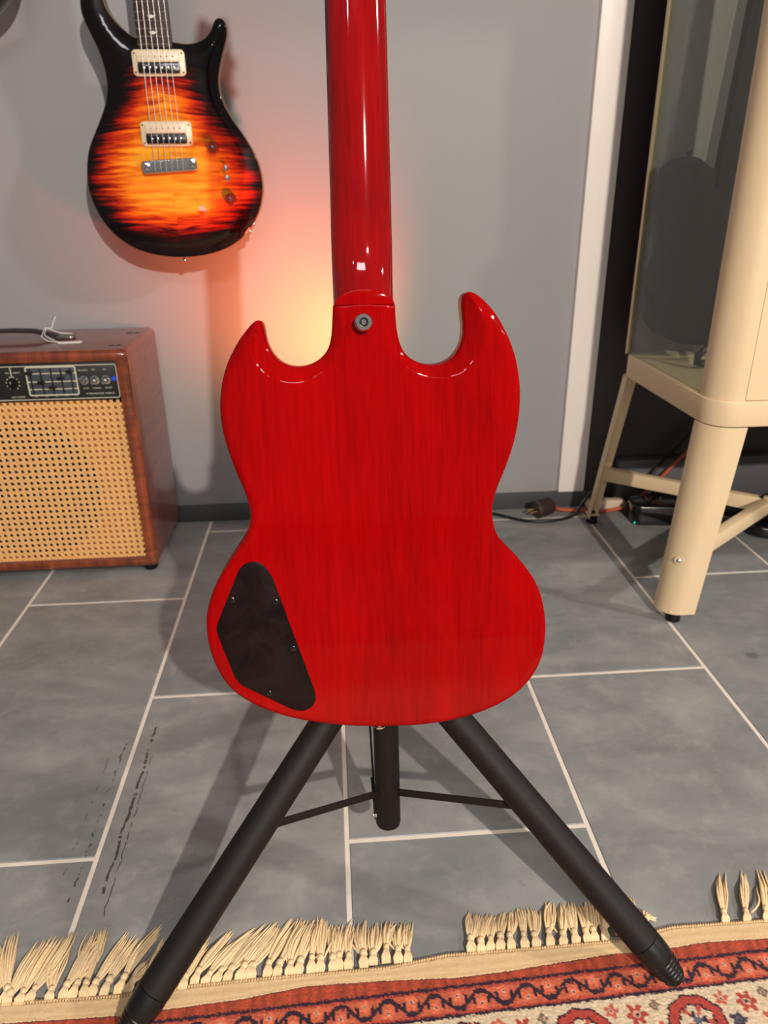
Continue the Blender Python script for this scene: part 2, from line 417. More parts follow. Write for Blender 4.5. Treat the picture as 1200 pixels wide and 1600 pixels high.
C = np.array(ctl, float); cxy = C[:, :2] / 1000
dm = np.hypot(P[:, None, 0] - cxy[None, :, 0], P[:, None, 1] - cxy[None, :, 1]); wt = 1 / (dm ** 3 + 1e-8); wt /= wt.sum(1)[:, None]
BW = (wt @ C[:, 2]) / 1000; BD = (wt @ C[:, 3]) / 1000
for _ in range(10):
    BW[1:-1] = (BW[:-2] + 2 * BW[1:-1] + BW[2:]) / 4; BD[1:-1] = (BD[:-2] + 2 * BD[1:-1] + BD[2:]) / 4
sm = len(O); BW[sm:] = 0.0005; BD[sm:] = 0.0002
def sg_z(D, I, V):
    # smooth blend of the bevel size between neighbouring outline points
    seg = np.array([I - 3, I - 1, I, I + 1, I + 3]) % len(P)
    bw = BW[seg].mean(0); bd = BD[seg].mean(0)
    s = np.clip(D / bw, 0, 1)
    z = -bd * (1 - s) ** 1.12
    r = np.minimum(0.0026, bw * 0.8); q = np.clip(D / r, 0, 1)
    return z - r * (1 - np.sqrt(1 - (1 - q) ** 2)) * 0.9
relief_body('body', P, sg_z, 0.035, 0.0024, [0.0004, 0.0009, 0.0016, 0.0026, 0.004, 0.006], M['cherry'], SG)
# heel cap: half-moon flush with the back
cap = [(-0.0272, 0.41345)] + [(-0.0006 + 0.0262 * math.cos(a), 0.4135 + 0.0128 * math.sin(a)) for a in np.linspace(PI, 0, 25)][1:-1] + [(0.0260, 0.41345)]
MB().prism(cap, -0.034, -0.0001).build('heel_cap', M['cherry'], SG, bevel=0.0004, seg=2)
# neck
nv, nf = [], []
rows = [0.4142 + 0.004 * k for k in range(16)] + [0.49 + 0.025 * k for k in range(16)]; NN = 28
for v in rows:
    t = (v - 0.414) / (0.865 - 0.414)
    hw = 0.0276 - 0.0045 * max(0, (v - 0.47)) / 0.395; cx = -0.0004 + 0.0016 * min(1, (v - 0.414) / 0.235)
    u = min(1, max(0, (v - 0.416) / 0.055)); sc = (1 - u) ** 2.2
    dep = 0.0182 + 0.0142 * sc; pw = 0.5 + 0.0
    for k in range(NN + 1):
        a = PI * k / NN; c = math.cos(a); s_ = math.sin(a)
        e = 1.0 - 0.30 * sc
        x = hw * math.copysign(abs(c) ** e, c); z = -0.034 + dep * (s_ ** e)
        nv.append((cx + x, v, z))
for i in range(len(rows) - 1):
    for k in range(NN):
        a = i * (NN + 1) + k; nf.append((a, a + 1, a + NN + 2, a + NN + 1))
    a = i * (NN + 1); nf.append((a + NN, a, a + NN + 1, a + 2 * NN + 1))
nf.append(tuple(range(NN + 1))); nf.append(tuple((len(rows) - 1) * (NN + 1) + k for k in range(NN + 1))[::-1])
MB().add(nv, nf).build('neck', M['cherry_neck'], SG, angle=60)
fb = MB().prism([(-0.0280, 0.414), (0.0272, 0.414), (0.0262, 0.65), (0.0236, 0.865), (-0.0212, 0.865), (-0.0254, 0.65)], -0.0402, -0.0341)
fb.build('fingerboard', M['rosewood'], SG, bevel=0.0008)
hs = [(-0.021, 0.866), (0.0235, 0.866), (0.027, 0.90), (0.031, 0.985), (0.024, 1.035), (0.006, 1.025), (-0.012, 1.035), (-0.024, 0.985), (-0.022, 0.90)]
MB().prism(hs, -0.046, -0.031).build('headstock', M['cherry_neck'], SG, bevel=0.002)
for k in range(3):
    for sg in (-1, 1):
        MB().lathe((0.003 + sg * 0.018, 0.910 + 0.035 * k, -0.031), (0, 0, 1), [(0, 0.007), (0.008, 0.007), (0.009, 0.005)], 14).lathe((0.003 + sg * 0.025, 0.910 + 0.035 * k, -0.027), (sg, 0, 0), [(0, 0.002), (0.004, 0.002), (0.005, 0.005), (0.011, 0.005), (0.012, 0.003)], 12).build('tuning_peg', M['chrome'], SG)
# control cavity cover
cov = [(-113.3,182.4),(-121.8,180.3),(-127.3,174.2),(-151.5,120.7),(-152.6,116.5),(-152.2,111.5),(-138.5,64.0),(-133.5,56.1),(-83.8,26.0),(-73.7,23.6),(-64.6,27.6),(-60.4,35.8),(-61.2,44.9),(-96.2,166.9),(-101.6,176.0),(-106.8,180.8)]
cv = soften(resample(np.array(cov) / 1000, 0.0018, True), 4, True)
cover = MB().prism([tuple(p) for p in cv], -0.002, 0.0006).build('control_cover', M['cover'], SG, bevel=0.0004)
for x, y in [(-135.2, 145.0), (-94.1, 141.0), (-80.2, 91.9), (-106.0, 45.5)]:
    sc = MB().lathe((x / 1000, y / 1000, 0.0005), (0, 0, 1), [(0, 0.0027), (0.0004, 0.0027), (0.0009, 0.0018), (0.0009, 0.0009), (0.0004, 0.0007)], 14)
    sc.build('screw', M['black_gloss'], cover)
btn = [(0, 0.0078), (0.001, 0.0078), (0.002, 0.0050), (0.0075, 0.0045), (0.009, 0.0072), (0.0105, 0.0078), (0.0122, 0.0068), (0.0122, 0.0040), (0.0098, 0.0036), (0.0098, 0.0016)]
sb = MB().lathe((-0.0022, 0.3985, -0.0002), (0, 0, 1), btn, 24).build('strap_button', M['chrome'], SG, angle=50)
MB().lathe((-0.0022, 0.3985, 0.0092), (0, 0, 1), [(0, 0.0038), (0.0008, 0.0038)], 20).build('recess_shade', M['black_gloss'], sb)  # dark disc painting shade into the button's hollow
MB().lathe((-0.0022, 0.3985, 0.0100), (0, 0, 1), [(0, 0.0026), (0.0008, 0.0024), (0.0012, 0.0012)], 6).build('screw', M['chrome'], sb, smooth=False)
MB().lathe((0.003, 0.0006, -0.0175), (0, -1, 0), [(0, 0.0045), (0.0015, 0.0045), (0.002, 0.0028), (0.006, 0.0026), (0.0075, 0.0055), (0.009, 0.0055), (0.010, 0.004)], 18).build('strap_button', M['chrome'], SG, angle=50)

# ------------------------------------------------------------------ tripod stand
ST = thing('guitar_stand', 'matte black tripod guitar stand with its front feet on the rug', 'stand', (0.044, 0.66, 0))
def L(p): return (p[0] - 0.044, p[1] - 0.66, p[2])
def tb(z): return (0.0435, 0.69 + (z - 0.4) * 0.176, z)
MB().tube([L(tb(0.077)), L(tb(0.08)), L(tb(0.335))], [0.0128, 0.0142, 0.0142], 24).build('centre_tube', M['black_matte'], ST, angle=40)
MB().lathe(L(tb(0.285)), (0, 0.173, 0.985), [(0, 0.019), (0.002, 0.021), (0.05, 0.021), (0.054, 0.018)], 24).build('collar', M['black_gloss'], ST)
def up(z): return (0.0435, 0.69 + (z - 0.4) * 0.176 + 0.006, z)
MB().tube([L(up(0.33)), L(up(1.085))], 0.0085, 16).build('upright', M['black_matte'], ST)
yk = up(1.085); yc = 0.0335
MB().tube([L((yc + a, yk[1] + b, 1.085 + c)) for a, b, c in ((-0.034, -0.085, 0.004), (-0.036, -0.05, 0.0), (-0.03, -0.012, 0.0), (0.010, 0, 0.0), (0.03, -0.012, 0.0), (0.036, -0.05, 0.0), (0.034, -0.085, 0.004))], 0.006, 12).build('yoke', M['rubber'], ST)
APX = Vector((0.044, 0.689, 0.300))
def stand_leg(foot, tip_vis=True):
    F = Vector(foot); d = (F - APX).normalized(); T = (F - APX).length
    a = APX + d * 0.01; b = APX + d * (T - 0.047)
    lg = MB().tube([L(a), L(b)], 0.0166, 24).build('leg', M['black_matte'], ST)
    r = [(0, 0.0150), (0.001, 0.0163), (0.008, 0.0165), (0.020, 0.0158)]
    for k in range(5):
        h = 0.023 + k * 0.0040; r += [(h, 0.0154 - k * 0.0008), (h + 0.001, 0.0148 - k * 0.0008), (h + 0.0022, 0.0148 - k * 0.0008), (h + 0.0032, 0.0152 - k * 0.0008)]
    r += [(0.0440, 0.0112), (0.0475, 0.0090), (0.0485, 0.005)]
    MB().lathe(L(b), d, r, 24).build('rubber_foot', M['rubber'], lg, angle=50)
    return F, d, T
FL = stand_leg((-0.2225, 0.455, 0.0165)); FR = stand_leg((0.3215, 0.467, 0.0165)); FB = stand_leg((0.044, 1.02, 0.010))
def strut(p0, p1, w=0.0045, t=0.0012):
    p0, p1 = Vector(p0), Vector(p1); d = (p1 - p0).normalized(); s_ = d.cross(Vector((0, 0, 1))).normalized(); u = s_.cross(d)
    vs = [L(p + u * a * w + s_ * b * t) for p in (p0, p1) for a, b in ((-1, -1), (1, -1), (1, 1), (-1, 1))]
    MB().add(vs, [(0, 1, 2, 3), (7, 6, 5, 4), (0, 4, 5, 1), (1, 5, 6, 2), (2, 6, 7, 3), (3, 7, 4, 0)]).build('strut', M['black_matte'], ST, bevel=0.0004)
def on_leg(F, t): return APX + (Vector(F) - APX) * t
tA = Vector(tb(0.122))
strut(tA + Vector((-0.010, -0.006, 0)), on_leg((-0.2225, 0.455, 0.0165), 0.505) + Vector((0.006, 0.0, -0.006)))
strut(tA + Vector((0.010, -0.006, 0)), on_leg((0.3215, 0.467, 0.0165), 0.51) + Vector((-0.004, 0.0, -0.006)))
strut((0.0285, 0.652, 0.115), (0.0300, 0.850, 0.150), 0.004)
br = MB(); bx = 0.0275
br.tube([L((bx, 0.665, 0.117)), L((bx + 0.001, 0.640, 0.107)), L((bx + 0.002, 0.633, 0.086))], 0.0022, 8)
br.build('bracket', M['black_matte'], ST)
MB().lathe(L((0.0305, 0.636, 0.0895)), (-1, -0.2, 0), [(0, 0.005), (0.002, 0.005), (0.0035, 0.003), (0.0045, 0.0028)], 14).build('bolt', M['chrome'], ST)

# ------------------------------------------------------------------ rug
top_e = np.array([(-760,500),(-359,505),(-239,504),(-182,508),(-104,510),(29,511),(97,520),(201,520),(282,521),(348,532),(457,531),(760,545)]) / 1000
bot_e = np.array([(-760,476),(-353,486),(-234,484),(-185,487),(-115,491),(-51,499),(28,498),(104,495),(161,498),(267,507),(327,508),(374,512),(445,511),(760,522)]) / 1000
ytop = lambda x: np.interp(x, top_e[:, 0], top_e[:, 1]); ybot = lambda x: np.interp(x, bot_e[:, 0], bot_e[:, 1])
RUG = thing('rug', 'red Persian rug with beige fringe under the stand\'s front feet', 'rug', (0, 0, 0))
def paint_rug(x, y):
    """knot colours; w is 0 on the first dark guard line and grows away from the centre of the rug"""
    w = y - (0.4825 + 0.0365 * (x - 0.026)); u = x + 0.0365 * y
    n = len(x); nz = rs.uniform(-1, 1, n)
    wj = w + rs.normal(0, 0.0006, n)
    red = np.array((164, 66, 40.)); org = np.array((202, 98, 66.)); dk = np.array((46, 26, 40.)); crm = np.array((206, 184, 152.)); pale = np.array((196, 150, 128.)); blu = np.array((92, 92, 104.)); grn = np.array((112, 100, 78.))
    c = np.tile(red, (n, 1))
    def put(m, col): c[m] = col
    band = (wj < -0.001) & (wj > -0.0275)
    put(band, org * 0.94)
    put(band & ((wj > -0.004) | (wj < -0.0245)), (172, 66, 48))
    Tt = 0.047; ph = (u / Tt) % 1.0
    tri = np.clip(np.abs(ph - 0.5) * 4 - 1, -0.62, 0.62) / 0.62
    put(band & (np.abs(wj - (-0.0142 + 0.0072 * tri)) < 0.0027) , dk)
    for c0, sgn in ((0.0, -1), (0.5, 1)):
        for hk in (-0.16, 0.16):
            put(band & (np.abs(ph - ((c0 + 0.5 + hk) % 1)) < 0.035) & (np.abs(wj - (-0.0142 + sgn * -0.0015)) < 0.0035), dk)
        dx = ((ph - c0 + 0.5) % 1 - 0.5) * Tt; cy = -0.0142 - 0.0045 * (1 if c0 == 0 else -1) * 1.0
        rr = np.hypot(dx, w - cy); th = np.arctan2(w - cy, dx)
        put(band & (rr < 0.0058 + 0.0012 * np.cos(5 * th)), (214, 108, 74)); put(band & (rr < 0.0022), pale); put(band & (rr < 0.0010), dk)
    put(np.abs(wj) < 0.0017, dk); put(np.abs(wj + 0.0285) < 0.0016, dk)
    fld = wj < -0.0300
    put(fld, crm)
    uu = (u - 0.232); S = 0.1135; k0 = np.round(uu / S); dx = uu - k0 * S
    for cy, flip in ((-0.060, 1), (-0.185, -1), (-0.31, 1), (-0.435, -1)):
        dy = w - cy; rr = np.hypot(dx, dy * 1.15); th = np.arctan2(dy * flip, dx)
        rj = rr + rs.normal(0, 0.0005, n) + 0.0009 * np.cos(9 * th)
        arc = (th > -0.9) | (th < -2.3)
        put(fld & arc & (rj < 0.0290) & (rj > 0.0165), dk); put(fld & arc & (rj < 0.0270) & (rj > 0.0185), (170, 62, 50))
        put(fld & (rj < 0.0165) & (rj > 0.006) & (np.cos(5 * th + 1) > 0.55), (176, 76, 60)); put(fld & (rj < 0.0095) & (np.cos(3 * th) > 0.3), dk); put(fld & (rj < 0.0045), blu)
        dx2 = ((uu / S) % 1.0 - 0.5) * S
        for ox, oy, rad, col, pet in ((0.0, 0.012, 0.0088, (168, 62, 52), 6), (-0.017, -0.004, 0.0072, (58, 54, 66), 5), (0.018, -0.006, 0.0080, (182, 84, 66), 5), (-0.006, -0.024, 0.0100, (158, 52, 46), 7), (0.021, 0.019, 0.0048, (112, 100, 78), 4), (-0.024, 0.018, 0.0060, (186, 92, 72), 5), (0.010, -0.040, 0.009, (60, 46, 60), 6), (-0.028, -0.036, 0.008, (176, 70, 54), 5)):
            ex, ey = dx2 - ox, dy - oy * flip; r2 = np.hypot(ex, ey); t2 = np.arctan2(ey, ex)
            rad_ = rad * (1 + 0.28 * np.cos(pet * t2)) + rs.normal(0, 0.0005, n)
            put(fld & (r2 < rad_), col); put(fld & (r2 < rad * 0.42), pale if col[0] > 100 else blu); put(fld & (r2 < rad * 0.2), dk)
        put(fld & (np.abs(dy * flip + 0.052 - 0.005 * np.sin(u * 160)) < 0.0016), grn)
    c = c * (1 + 0.10 * nz)[:, None]
    # red edge band: vertical streaks in the weave
    e = w > 0.0016; c[e] *= (1 + 0.10 * np.sin(x[e] * 420 + 2 * np.sin(x[e] * 131)))[:, None]
    return np.clip(c, 0, 255)
def m_vcol(name, rough, bumpscale, bs):
    k = NT(name); a = k.n('ShaderNodeAttribute', attribute_name='knots')
    k.p(Base_Color=a.outputs['Color'], Roughness=rough, Sheen_Weight=0.15, Specular_IOR_Level=0.15)
    k.bump(k.noise(k.co('Position'), bumpscale, 4, 0.7), bs, 0.0015)
    return k.m
M['pile'] = m_vcol('wool_pile', 0.9, 700, 0.7)
xs = np.arange(-0.75, 0.7501, 0.0016); vn = 420
vs_ = np.linspace(0, 1, vn)
XX, VV = np.meshgrid(xs, vs_)
dv = (0.35 * VV + 0.65 * VV ** 3) * 1.25
yb_ = ybot(XX); YY = yb_ - dv + (0.0010 * np.sin(XX * 300) + rs.normal(0, 0.0005, XX.shape)) * (VV == 0)
ZZ = 0.0052 + rs.normal(0, 0.00035, XX.shape); ZZ[0, :] = 0.0028; ZZ[1, :] -= 0.0004
for i in range(0):
    pass
V = np.c_[XX.ravel(), YY.ravel(), ZZ.ravel()]; nx = len(xs)
me = bpy.data.meshes.new('wool_pile')
qi = (np.arange(vn - 1)[:, None] * nx + np.arange(nx - 1)[None, :]).ravel()
F = np.c_[qi, qi + nx, qi + nx + 1, qi + 1]
me.vertices.add(len(V)); me.vertices.foreach_set('co', V.ravel())
me.loops.add(F.size); me.loops.foreach_set('vertex_index', F.ravel())
me.polygons.add(len(F)); me.polygons.foreach_set('loop_start', np.arange(0, F.size, 4)); me.polygons.foreach_set('loop_total', np.full(len(F), 4))
me.update(); me.validate()
ca = me.color_attributes.new('knots', 'FLOAT_COLOR', 'POINT')
cc = paint_rug(V[:, 0], V[:, 1]) / 255; cc = np.where(cc <= 0.04045, cc / 12.92, ((cc + 0.055) / 1.055) ** 2.4)
ca.data.foreach_set('color', np.c_[cc, np.ones(len(cc))].astype(np.float32).ravel())
me.materials.append(M['pile']); me.polygons.foreach_set('use_smooth', np.ones(len(F), bool))
link('pile', me, RUG)
# flat-woven beige end strip, with ribs
def m_webbing():
    k = NT('beige_webbing')
    f = k.noise(k.co('Position', (120, 500, 100)), 1.0, 4, 0.6)
    k.p(Base_Color=k.mix(f, sl((190, 158, 116)), sl((220, 190, 146))), Roughness=0.9, Specular_IOR_Level=0.1)
    k.bump(k.noise(k.co('Position', (900, 260, 400)), 1.0, 3, 0.7), 0.6, 0.0012)
    return k.m
M['web'] = m_webbing()
mb = MB(); xs2 = np.arange(-0.75, 0.7501, 0.0022); vs2 = []; rows_ = [(0.0, 0.0006), (0.03, 0.0032), (0.12, 0.0042), (0.18, 0.0036), (0.45, 0.0040), (0.72, 0.0040), (0.80, 0.0033), (0.9, 0.0041), (0.97, 0.0034), (1.0, 0.0006)]
for x in xs2:
    a, b = float(ytop(x)), float(ybot(x)) - 0.0006; j1, j2 = rs.normal(0, 0.0003), rs.normal(0, 0.0003)
    for q, z in rows_: vs2.append((x, a + j1 * (1 - q) + (b - a) * q, z + rs.normal(0, 0.00012)))
m_ = len(rows_)
mb.add(vs2, [(i * m_ + k, i * m_ + k + 1, (i + 1) * m_ + k + 1, (i + 1) * m_ + k) for i in range(len(xs2) - 1) for k in range(m_ - 1)])
mb.build('end_strip', M['web'], RUG, angle=180)
# whipped edge: a cord of small loops along the strip
mb = MB(); x = -0.74
while x < 0.74:
    y = float(ytop(x)); h = 0.0036 if -0.42 < x < 0.6 else 0.003
    mb.tube([(x - 0.0016, y - 0.001, 0.0012), (x, y + 0.0002, 0.0046), (x + 0.0012, y + 0.0030 + rs.uniform(0, 0.001), 0.0018)], [0.0010, 0.0014, 0.0009], 5)
    x += 0.0029
o = mb.build('edge_stitching', M['web'], RUG, angle=80); o['kind'] = 'stuff'
# fringe tassels
def m_yarn():
    k = NT('cotton_yarn')
    f = k.noise(k.co('Position', (260, 260, 260)), 1.0, 4, 0.6); oi = k.n('ShaderNodeObjectInfo').outputs['Random']
    c = k.mix(f, sl((206, 178, 134)), sl((244, 220, 176)))
    c = k.mix(1.0, c, k.ramp(oi, [(0, (0.90, 0.89, 0.86)), (1, (1.06, 1.03, 1.0))]), 'MULTIPLY')
    k.p(Base_Color=c, Roughness=0.85, Specular_IOR_Level=0.15)
    return k.m
M['yarn'] = m_yarn()
TAS = [(-355,507,-377,584),(-352,506,-343,575),(-342,506,-329,576),(-331,508,-312,580),(-311,507,-313,569),(-299,508,-285,582),(-290,507,-274,573),(-280,507,-280,583),(-269,508,-246,575),(-258,508,-236,570),(-244,509,-213,580),(-234,510,-215,543),(-218,509,-205,564),(-201,508,-184,555),(-189,507,-177,554),(-177,508,-160,564),(-169,512,-132,569),(-159,512,-110,567),(-146,512,-104,562),(-135,513,-92,569),(-124,513,-84,573),(-113,513,-80,565),(-105,513,-80,569),(-93,514,-64,575),(-83,514,-55,575),(-71,514,-50,574),(-60,514,-43,574),(-50,514,-38,577),(-38,515,-35,573),(-27,515,-24,566),(-18,516,-14,567),(-6,516,-3,566),(7,516,9,571),(20,518,25,566),(32,519,40,567),(43,518,50,562),(56,517,62,564),(122,523,136,569),(132,522,147,568),(143,523,159,565),(155,523,169,566),(167,523,181,567),(181,523,187,571),(195,523,200,570),(209,523,225,574),(223,523,238,571),(238,524,248,573),(248,525,256,569),(259,525,268,572),(270,525,283,563),(286,530,301,570),(300,530,318,575),(316,535,332,551),(410,534,437,597),(432,533,464,595),(455,532,486,596),(473,531,513,594),(494,531,535,592),(520,532,560,590),(548,533,585,594),(-368,506,-392,572),(-382,506,-398,576),(-398,506,-410,570)]
def tassel(bx, by, tx, ty):
    B = Vector((bx / 1000 + rs.normal(0, 0.0012), by / 1000, 0.003)); T = Vector((tx / 1000, ty / 1000, 0.002)); ax = (T - B); Ln = ax.length; ax.normalize(); sd = Vector((ax.y, -ax.x, 0))
    mb = MB(); hr = rs.uniform(0.0085, 0.0150); lean = rs.uniform(0.3, 0.9)
    kn = B + Vector((0, 1, 0)) * hr * (1 - lean) + ax * hr * lean + Vector((0, 0, 0.0026))
    # looped root: plump strands gathering into the knot
    for j in (-1.7, -0.9, 0.0, 0.9, 1.7):
        p0 = B + Vector((j * 0.0021, -0.002, 0.0)); bul = rs.uniform(0.5, 1.3)
        mb.tube([p0, p0.lerp(kn, 0.35) + Vector((j * 0.0010 * bul, 0, 0.0022)), p0.lerp(kn, 0.75) + Vector((j * 0.0004, 0, 0.0020)), kn + sd * j * 0.0006], [0.0011, 0.00165, 0.0014, 0.0011], 6)
    wk = rs.uniform(0.0032, 0.0044)
    mb.tube([kn - ax * wk, kn - ax * wk * 0.45 + sd * 0.0003, kn + ax * wk * 0.45 - sd * 0.0003, kn + ax * wk * 1.0], [0.0020, wk, wk * 0.95, 0.0024], 8)
    ns = 16; cur = rs.uniform(-0.30, 0.30); fan = rs.uniform(0.0055, 0.0085)
    for i in range(ns):
        q = (i / (ns - 1) - 0.5) * 2; lay = rs.uniform(0.0004, 0.0052)
        Ls = (Ln - hr - 0.001) * rs.uniform(0.78, 1.08); spread = q * fan * rs.uniform(0.6, 1.2)
        wv, wp = rs.uniform(0, 0.0011), rs.uniform(0, 6.28)
        if rs.rand() < 0.07: spread += rs.uniform(-0.018, 0.018); wv = 0.003
        pts = []
        for s_ in np.linspace(0, 1, 8):
            off = spread * (0.30 + 0.70 * math.sin(min(1.0, s_ * 1.5) * PI / 2)) * (1 - 0.25 * s_) + cur * Ls * s_ * (1 - s_) * 0.8 + wv * math.sin(5 * s_ + wp) * s_
            z = 0.0012 + (kn.z - 0.001) * (1 - s_) ** 1.5 + lay * math.sin(PI * min(1, s_ * 1.05)) * 0.8
            p = kn + ax * Ls * s_ + sd * off; pts.append((p.x, p.y, max(0.0008, z)))
        mb.tube(pts, [0.0010, 0.0013, 0.00135, 0.0013, 0.00125, 0.00115, 0.0009, 0.00025], 5, cap=False)
    mb.build('tassel', M['yarn'], RUG, angle=180)
for t in TAS: tassel(*t)

# ------------------------------------------------------------------ sunburst guitar on the wall
def m_burst():
    k = NT('flame_maple_sunburst')
    e = k.n('ShaderNodeAttribute', attribute_name='edge').outputs['Fac']
    ob = k.n('ShaderNodeTexCoord').outputs['Object']; sp = k.n('ShaderNodeSeparateXYZ'); k.set(sp.inputs[0], ob)
    X, Y = sp.outputs[0], sp.outputs[1]
    ux = k.math('ABSOLUTE', k.math('SUBTRACT', X, 0.002))                       # bookmatched about the centre joint
    right = k.math('GREATER_THAN', X, 0.002)
    cb = k.n('ShaderNodeCombineXYZ'); k.set(cb.inputs[0], k.math('MULTIPLY', ux, 9.0))
    k.set(cb.inputs[1], k.math('MULTIPLY', k.math('ADD', Y, k.math('MULTIPLY', ux, k.math('MULTIPLY', Y, 0.9))), 105.0)); k.set(cb.inputs[2], k.math('MULTIPLY', right, 0.35))
    fl = k.noise(cb.outputs[0], 1.0, 3, 0.6, 0.5)
    fine = k.n('ShaderNodeCombineXYZ'); k.set(fine.inputs[0], k.math('MULTIPLY', ux, 40.0)); k.set(fine.inputs[1], k.math('MULTIPLY', Y, 420.0))
    fl = k.math('ADD', k.math('MULTIPLY', fl, 0.82), k.math('MULTIPLY', k.noise(fine.outputs[0], 1.0, 3), 0.18))
    fl = k.math('MULTIPLY', k.math('SUBTRACT', fl, 0.38), 4.4, clamp=True)
    wob = k.math('MULTIPLY', k.math('SUBTRACT', fl, 0.5), 0.020)
    # burst distance: edge distance, squeezed in the horns and lower bout
    low = k.math('MULTIPLY', k.math('MAXIMUM', k.math('SUBTRACT', 0.0, Y), 0.0), 0.33)
    upp = k.math('MULTIPLY', k.math('MAXIMUM', k.math('SUBTRACT', Y, 0.08), 0.0), 0.32)
    ee = k.math('SUBTRACT', k.math('SUBTRACT', k.math('ADD', e, wob), low), upp)
    dark = k.ramp(k.math('MULTIPLY', ee, 10.0), [(0.04, sl((10, 4, 6))), (0.16, sl((24, 5, 6))), (0.30, sl((84, 10, 5))), (0.46, sl((150, 28, 4))), (0.64, sl((190, 74, 5))), (0.9, sl((214, 112, 12)))])
    lite = k.ramp(k.math('MULTIPLY', ee, 10.0), [(0.04, sl((16, 5, 6))), (0.16, sl((66, 9, 6))), (0.30, sl((170, 24, 6))), (0.46, sl((216, 74, 8))), (0.64, sl((232, 128, 18))), (0.9, sl((240, 166, 44)))])
    col = k.mix(fl, dark, lite)
    bind = k.math('LESS_THAN', e, 0.0012)
    col = k.mix(bind, col, sl((120, 90, 60)))
    k.p(Base_Color=col, Roughness=0.35, Coat_Weight=0.6, Coat_Roughness=0.03, Specular_IOR_Level=0.05)
    return k.m
M['burst'] = m_burst()
M['amber'] = simple('amber_knob', (120, 40, 8), 0.15, 0, 0.8)
M['pearl'] = simple('pearl_inlay', (226, 218, 205), 0.25, 0, 0.3, 200, 0.1)
WG = thing('electric_guitar', 'glossy sunburst flame-top electric guitar with two cream and black pickups, hanging on the grey wall', 'guitar', (-0.2945, 1.58, 0.7482), (math.radians(90), 0, 0))
prs = [(-124.9,310.7),(-124.4,289.0),(-115.4,263.0),(-104.5,234.7),(-98.6,203.8),(-99.6,173.4),(-110.2,143.5),(-131.4,106.8),(-149.0,75.8),(-159.0,39.6),(-161.1,4.9),(-153.8,-27.7),(-138.2,-59.2),(-113.2,-86.7),(-79.8,-106.4),(-37.3,-117.8),(10.2,-121.1),(57.5,-116.0),(102.4,-101.1),(136.6,-76.4),(160.2,-42.5),(171.8,-7.5),(172.4,26.1),(163.7,60.9),(143.8,97.4),(121.5,130.6),(107.6,163.4),(106.2,191.1),(114.0,220.5),(124.9,249.3),(128.8,266.1),(126.8,280.7),(119.2,287.0),(111.5,286.4),(105.2,279.6),(100.6,269.0),(87.9,256.2),(70.0,249.4),(49.3,247.4),(31.0,249.5),(0,251.0),(-30.3,254.5),(-46.3,262.0),(-63.0,275.7),(-77.9,294.8),(-84.1,311.9),(-86.5,327.0),(-91.6,334.3),(-101.2,337.4),(-112.1,331.4),(-120.9,321.5)]
Pp = soften(resample(catmull(np.array(prs) / 1000, 6), 0.0028, True), 6, True)
def prs_z(D, I, V):
    z = 0.0 - 0.0085 * (1 - np.clip(D / 0.048, 0, 1)) ** 2
    r = 0.0022; q = np.clip(D / r, 0, 1); z -= r * (1 - np.sqrt(1 - (1 - q) ** 2))
    # scooped lower horn cutaway
    g = np.exp(-(((V[:, 0] - 0.068) / 0.026) ** 2)) * np.clip(1 - D / 0.016, 0, 1) * (V[:, 1] > 0.2); z -= 0.006 * g
    g = np.exp(-(((V[:, 0] + 0.055) / 0.022) ** 2)) * np.clip(1 - D / 0.016, 0, 1) * (V[:, 1] > 0.2); z -= 0.004 * g
    return z
relief_body('body', Pp, prs_z, 0.044, 0.0042, [0.0005, 0.0012, 0.0022, 0.004], M['burst'], WG, edge_attr=True, back_r=0.004)
fbm = MB().prism([(-0.0315, 0.2385), (0.0300, 0.2385), (0.0262, 0.70), (-0.0222, 0.70)], -0.004, 0.0055)
fbd = fbm.build('fingerboard', M['rosewood'], WG, bevel=0.0006)
nk = MB()
rws = []
for v in np.linspace(0.235, 0.70, 12):
    t = (v - 0.2385) / 0.4615; hwn = 0.0305 - 0.0065 * t; cxn = -0.0007 + 0.0027 * t
    rws.append([(cxn + hwn * math.cos(a), v, -0.004 - 0.017 * math.sin(a)) for a in np.linspace(0, PI, 13)])
nk.add([p for r in rws for p in r], [(i * 13 + k, i * 13 + k + 1, (i + 1) * 13 + k + 1, (i + 1) * 13 + k) for i in range(11) for k in range(12)] + [(i * 13 + 12, i * 13, (i + 1) * 13, (i + 1) * 13 + 12) for i in range(11)])
nk.build('neck', M['rosewood'], WG)
MB().prism([(-0.022, 0.70), (0.026, 0.70), (0.034, 0.76), (0.040, 0.86), (0.008, 0.885), (-0.030, 0.86), (-0.032, 0.76)], -0.018, -0.004).build('headstock', M['rosewood'], WG, bevel=0.001)
for sx in (-1, 1):
    for k in range(3):
        MB().lathe((0.002 + sx * 0.030, 0.765 + k * 0.035, -0.011), (sx, 0, 0), [(0, 0.003), (0.012, 0.003), (0.013, 0.006), (0.022, 0.006)], 10).build('tuning_peg', M['chrome'], WG)
fy = [0.2435, 0.2553, 0.2672, 0.2796, 0.2922, 0.3075]
gap = 0.0155
while fy[-1] < 0.68: fy.append(fy[-1] + gap); gap *= 1.059
for y in fy:
    t = (y - 0.2385) / 0.4615
    MB().tube([(-0.0308 + 0.0089 * t, y, 0.0056), (0.0295 - 0.0036 * t, y, 0.0056)], 0.0009, 6).build('fret', M['steel'], fbd)
bird = [(-0.008, 0.0015), (-0.002, 0.0008), (0.0, 0.0035), (0.0025, 0.0012), (0.009, 0.002), (0.004, -0.0008), (0.001, -0.003), (-0.003, -0.0012)]
for y in (0.2612, 0.2858, 0.3155, 0.35, 0.39):
    MB().prism([(a - 0.001, b + y) for a, b in bird], 0.0052, 0.0058).build('inlay', M['pearl'], fbd)
